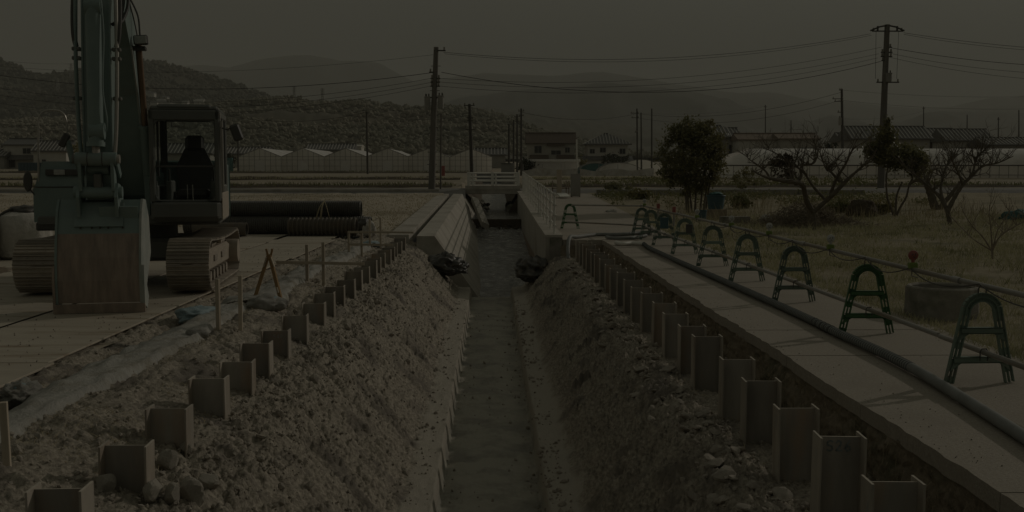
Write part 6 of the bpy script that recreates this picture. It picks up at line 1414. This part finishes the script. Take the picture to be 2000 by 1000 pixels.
W2((430, 225), 140, (-120, 236), 120, .9, 'low wire passing behind the cab roof', .02); W2((-120, 98), 90, (150, 124), 110, .4, 'wire rising to the photo corner over the wooded hill', .013); W2((-120, 120), 95, (160, 141), 115, .4, 'lower wire over the wooded hill corner', .013)

# ================================================================ hills
def ridge(name, D, prof_, m, label, depth=.35, rough=0, rs=60, nx=260, ny=36, base_z=5.0, seed=0, bumps=0.0, bs=9.0):
    px = np.array([p[0] for p in prof_], float); py = np.array([p[1] for p in prof_], float)
    cols = np.linspace(px[0], px[-1], nx)
    hx = np.array([at_y(c, np.interp(c, px, py), D) for c in cols])
    xs = hx[:, 0]; hz = hx[:, 2]
    hz = hz + rough * fbm(xs / rs, xs * 0 + 3, 4, seed)
    t = np.linspace(0, 1.3, ny)[:, None]
    s = np.where(t < 1, np.sin(np.clip(t, 0, 1) * math.pi / 2) ** 1.15, 1 - 2.2 * np.abs(t - 1) ** 1.2) * (1 - depth + depth * t)
    Y2 = D * (1 - depth) + D * depth * t + 0 * xs[None, :]; X2 = xs[None, :] * (Y2 / D) ** .5
    gul = fbm(X2 / (rs * 2.2), Y2 / (rs * 1.6), 4, seed + 5)
    Z2 = base_z + (hz[None, :] - base_z) * np.clip(s, 0, 1.0) - (hz[None, :] - base_z) * .30 * np.abs(gul) * np.sin(np.clip(t, 0, 1) * math.pi)
    if bumps: Z2 = Z2 + bumps * (.6 - worley(X2 / bs, Y2 / bs, seed + 8)) * np.clip(t * 4, 0, 1)
    o = grid_obj(name, X2, Y2, Z2, m); tag(o, label, kind='structure'); return X2, Y2, Z2
FAR = [(-500, 120), (-200, 150), (100, 140), (250, 150), (330, 132), (365, 125), (400, 122), (450, 130), (480, 122), (505, 114), (570, 106), (610, 107), (645, 114), (670, 121), (710, 118), (745, 122), (775, 138), (810, 158), (860, 152), (900, 146), (960, 141), (1040, 144), (1100, 143), (1180, 139), (1230, 148), (1300, 158), (1380, 170), (1440, 181), (1500, 180), (1560, 190), (1620, 198), (1660, 197), (1720, 206), (1790, 210), (1860, 208), (1900, 200), (1930, 192), (1965, 190), (2000, 181), (2100, 165), (2400, 150)]
ridge('mountain', 4200, FAR, M['hill_far'], 'far hazy mountain range along the horizon', .3, 9, 190, 300, 24, 8, 3)
RGT = [(820, 215), (900, 190), (1000, 175), (1100, 172), (1180, 160), (1260, 168), (1340, 178), (1420, 190), (1480, 215), (1520, 222), (1580, 238), (1620, 226), (1660, 232), (1700, 244), (1760, 238), (1800, 222), (1830, 216), (1900, 218), (2000, 219), (2400, 200)]
ridge('mountain', 2600, RGT, M['hill_far'], 'nearer hazy hills above the distant houses', .3, 6, 140, 300, 24, 8, 7, 6, 40)
HILL = [(-700, 90), (-300, 80), (-100, 100), (0, 118), (40, 132), (75, 150), (105, 147), (150, 142), (200, 128), (240, 118), (275, 113), (320, 119), (365, 133), (410, 147), (440, 157), (470, 166), (535, 188), (600, 205), (700, 240), (820, 300)]
HX, HY, HZ = ridge('hill', 1250, [(a, b + 4) for a, b in HILL], M['hill_near'], 'long wooded hill rising behind the excavator', .45, 3, 60, 420, 90, 9, 11, 3, 8)
MID = [(-800, 250), (-300, 240), (100, 235), (350, 215), (440, 198), (500, 193), (560, 188), (600, 194), (640, 200), (700, 196), (760, 203), (800, 208), (845, 206), (900, 209), (940, 214), (985, 226), (1040, 246), (1110, 268), (1180, 290), (1260, 306), (1400, 322)]
MX, MY, MZ = ridge('hill', 640, [(a, b + 4) for a, b in MID], M['forest'], 'low wooded ridge behind the greenhouses', .42, 2, 30, 420, 70, 6, 13, 2, 5)
BACK = [(700, 205), (800, 207), (880, 208), (960, 212), (1010, 219), (1080, 229), (1150, 237), (1220, 243), (1300, 258), (1400, 272), (1500, 285), (1700, 305)]
ridge('hill', 1600, BACK, M['hill_near'], 'hazy low ridge behind the two middle houses', .3, 3, 60, 260, 40, 9, 17, 5, 14)
# woods on the two near hills: crowns large enough to show as clumps
def woods(name, GX, GY, GZ, n, size, seed, label, lo=.06, m='forest'):
    rr = np.random.default_rng(seed); P = []; S = []; ny, nx = GX.shape
    tmax = int(ny / 1.3) + 2
    while len(P) < n:
        i = rr.integers(int(ny * lo), tmax); j = rr.integers(0, nx)
        if float(fbm(GX[i, j] / 45, GY[i, j] / 45, 3, seed)) < -.32 and i < tmax * .88: continue
        s = size * rr.uniform(.6, 1.35); P.append((GX[i, j] + rr.uniform(-2, 2), GY[i, j], GZ[i, j] + s * .45)); S.append(s)
    o = scatter_rocks(name, P, S, M[m], 8, 1); tag(o, label, 'woods', kind='stuff'); return o
woods('forest', HX, HY, HZ, 17000, 3.4, 5, 'mixed winter woods covering the long hill'); woods('forest', MX, MY, MZ, 20000, 1.7, 6, 'mixed winter woods covering the low ridge', m='forest_pale')
# houses on the slope above the cab
hm = []
for k in range(4):
    mb = MB(); w, d, h = 9 + k, 7, 4.5; mb.box2((-w / 2, -d / 2, -2), (w / 2, d / 2, h)); wall = mb
    hm.append((MB().box2((-w / 2, -d / 2, -2), (w / 2, d / 2, h)).mesh('wall', M['wall_white']), MB().prism([(-d / 2 - .6, h), (d / 2 + .6, h), (0, h + 2.4)], -w / 2 - .6, w / 2 + .6, 'x').mesh('roof', M['roof_dark'] if k % 2 else M['wall_grey'])))
rr = np.random.default_rng(77)
for k in range(70):
    px = rr.uniform(285, 520); D = 900 + rr.uniform(-60, 90); i = int(np.argmin(np.abs(HY[:, 0] - D))); X_ = at_y(px, 200, HY[i, 0]).x; j = int(np.argmin(np.abs(HX[i] - X_)))
    e = empty('hillside_house', (HX[i, j], HY[i, j], HZ[i, j] + 3.0), rr.uniform(-.5, .5)); e.scale = (.6, .6, .55); tag(e, 'tiny pale house among trees on the hillside above the cab roof', 'house', 'hillside houses')
    inst('wall', hm[k % 4][0], e); inst('roof', hm[k % 4][1], e)
# lattice towers on the long hill
for k, (px, pb, pt, D) in enumerate(((114, 190, 152, 1000), (140, 165, 124, 1180), (575, 196, 168, 640), (630, 200, 172, 640))):
    a = at_y(px, pb, D); b = at_y(px, pt, D); h = b.z - a.z; mb = MB(); w = h * .11
    for sx in (-1, 1):
        for sy in (-1, 1): mb.tube([(sx * w, sy * w, -6), (sx * w * .25, sy * w * .25, h)], .22, 4, False)
    for q in range(6):
        z0, z1 = h * q / 6, h * (q + 1) / 6; w0, w1 = w * (1 - .75 * q / 6), w * (1 - .75 * (q + 1) / 6)
        mb.tube([(-w0, -w0, z0), (w1, -w1, z1)], .12, 4, False); mb.tube([(w0, -w0, z0), (-w1, -w1, z1)], .12, 4, False)
    for q in (.66, .8, .93): mb.tube([(-h * .16, 0, h * q), (h * .16, 0, h * q)], .2, 4, False)
    o = mb.build('lattice_tower', M['wall_grey'], None, loc=a); tag(o, ['lattice power tower among the woods of the long hill', 'lattice power tower on the saddle of the long hill', 'first faint mast on the low ridge behind the greenhouses', 'second faint mast on the low ridge behind the greenhouses'][k], 'power tower')
# trees and bushes between the houses
for k, (px, D, r, h) in enumerate(((440, 168, 1.3, 2.6), (1130, 160, .8, 1.6), (1028, 150, 1.0, 1.8), (1200, 200, 2.6, 2.3), (1615, 172, 2.2, 4.2), (1690, 176, 1.4, 3.0), (160, 172, 2.2, 4.2), (1350, 172, 2.5, 3.2))):
    p = at_y(px, 330, D); e = empty('village_tree', (p.x, D, float(base(D)))); tag(e, ['round tree beside the first greenhouse', 'small yellowed tree beside the lamp post', 'dark bush left of the brown-roofed house', 'dark clipped hedge tree before the hip-roofed house', 'bushy tree between the tan-roofed building and small tiled house', 'small tree at the small tiled house wall', 'yellowed tree behind the excavator beacon', 'tree behind the dense evergreen crown'][k], 'tree')
    leaves('crown', clumps((0, 0, h * .6), (r, r, h * .45), 40, 24, .28, 60 + k), .24, M['leaf_far' if k not in (1, 6) else 'leaf_yellow'], e); MB().tube([(0, 0, -.2), (0, 0, h * .6)], [.15, .08], 6).build('trunk', M['bark'], e)

# dark earth banks and weeds between the far fields
for k, (Y, x0, x1, h, lb) in enumerate(((71.5, -45, -2.4, .30, 'dark weedy bank just beyond the cross road behind the pipes'), (96, -62, -2.6, .40, 'dark earth bank before the greenhouses'), (72, 3, 44, .30, 'dark weedy bank just beyond the cross road behind the garden'), (93, 3, 20, .35, 'dark bank before the white cloth fences'), (146, -74, -3, .35, 'dark weedy strip at the foot of the greenhouses'))):
    xs = np.arange(x0, x1, .35); A, B = np.meshgrid(xs, np.linspace(-1, 1, 9), indexing='ij'); z0 = float(base(Y))
    o = grid_obj('field_bank', A, Y + B * .9 + .3 * vn(A * .1, A * 0, k), z0 - .06 + (h * (.7 + .5 * fbm(A * .5, B, 3, 60 + k))) * np.clip(1 - B ** 2, 0, 1), M['dirt_dark']); tag(o, lb, kind='structure')
    nb = 2600; x = rng.uniform(x0, x1, nb); y = Y + rng.normal(0, .6, nb)
    q = blades('weeds', np.stack([x, y, x * 0 + z0 + h * .3], -1), rng.uniform(.08, .35, nb), np.full(nb, .05), .9, M['grass' if k % 2 else 'veg'], label='rough weeds on the ' + lb, cat='weeds')
C = []
for k in range(300):
    x = rng.uniform(4, 34); y = rng.uniform(74, 92)
    if float(vn(x * .35, y * .3, 9)) < 0: continue
    C.append(np.array([x, y, float(base(y)) + .15]) + rng.normal(0, 1, (24, 3)) * np.array([.4, .4, .14]))
tag(leaves('leafy_bed', np.concatenate(C), .11, M['veg'], None), 'rows of green vegetables beyond the cross road', 'vegetables', kind='stuff')

# ================================================================ haze
hz = MB().box2((-5200, -200, -4), (5200, 5600, 500)).build('haze', None); hz['kind'] = 'stuff'; hz['label'] = 'thin pale haze lying over the whole valley'
hmz = bpy.data.materials.new('haze'); hmz.use_nodes = True; N = hmz.node_tree.nodes; L = hmz.node_tree.links; N.clear()
out = N.new('ShaderNodeOutputMaterial'); pv = N.new('ShaderNodeVolumePrincipled'); pv.inputs['Color'].default_value = (.66, .66, .61, 1); pv.inputs['Density'].default_value = .00033; pv.inputs['Anisotropy'].default_value = -.05
L.new(pv.outputs[0], out.inputs['Volume']); hz.data.materials.append(hmz)
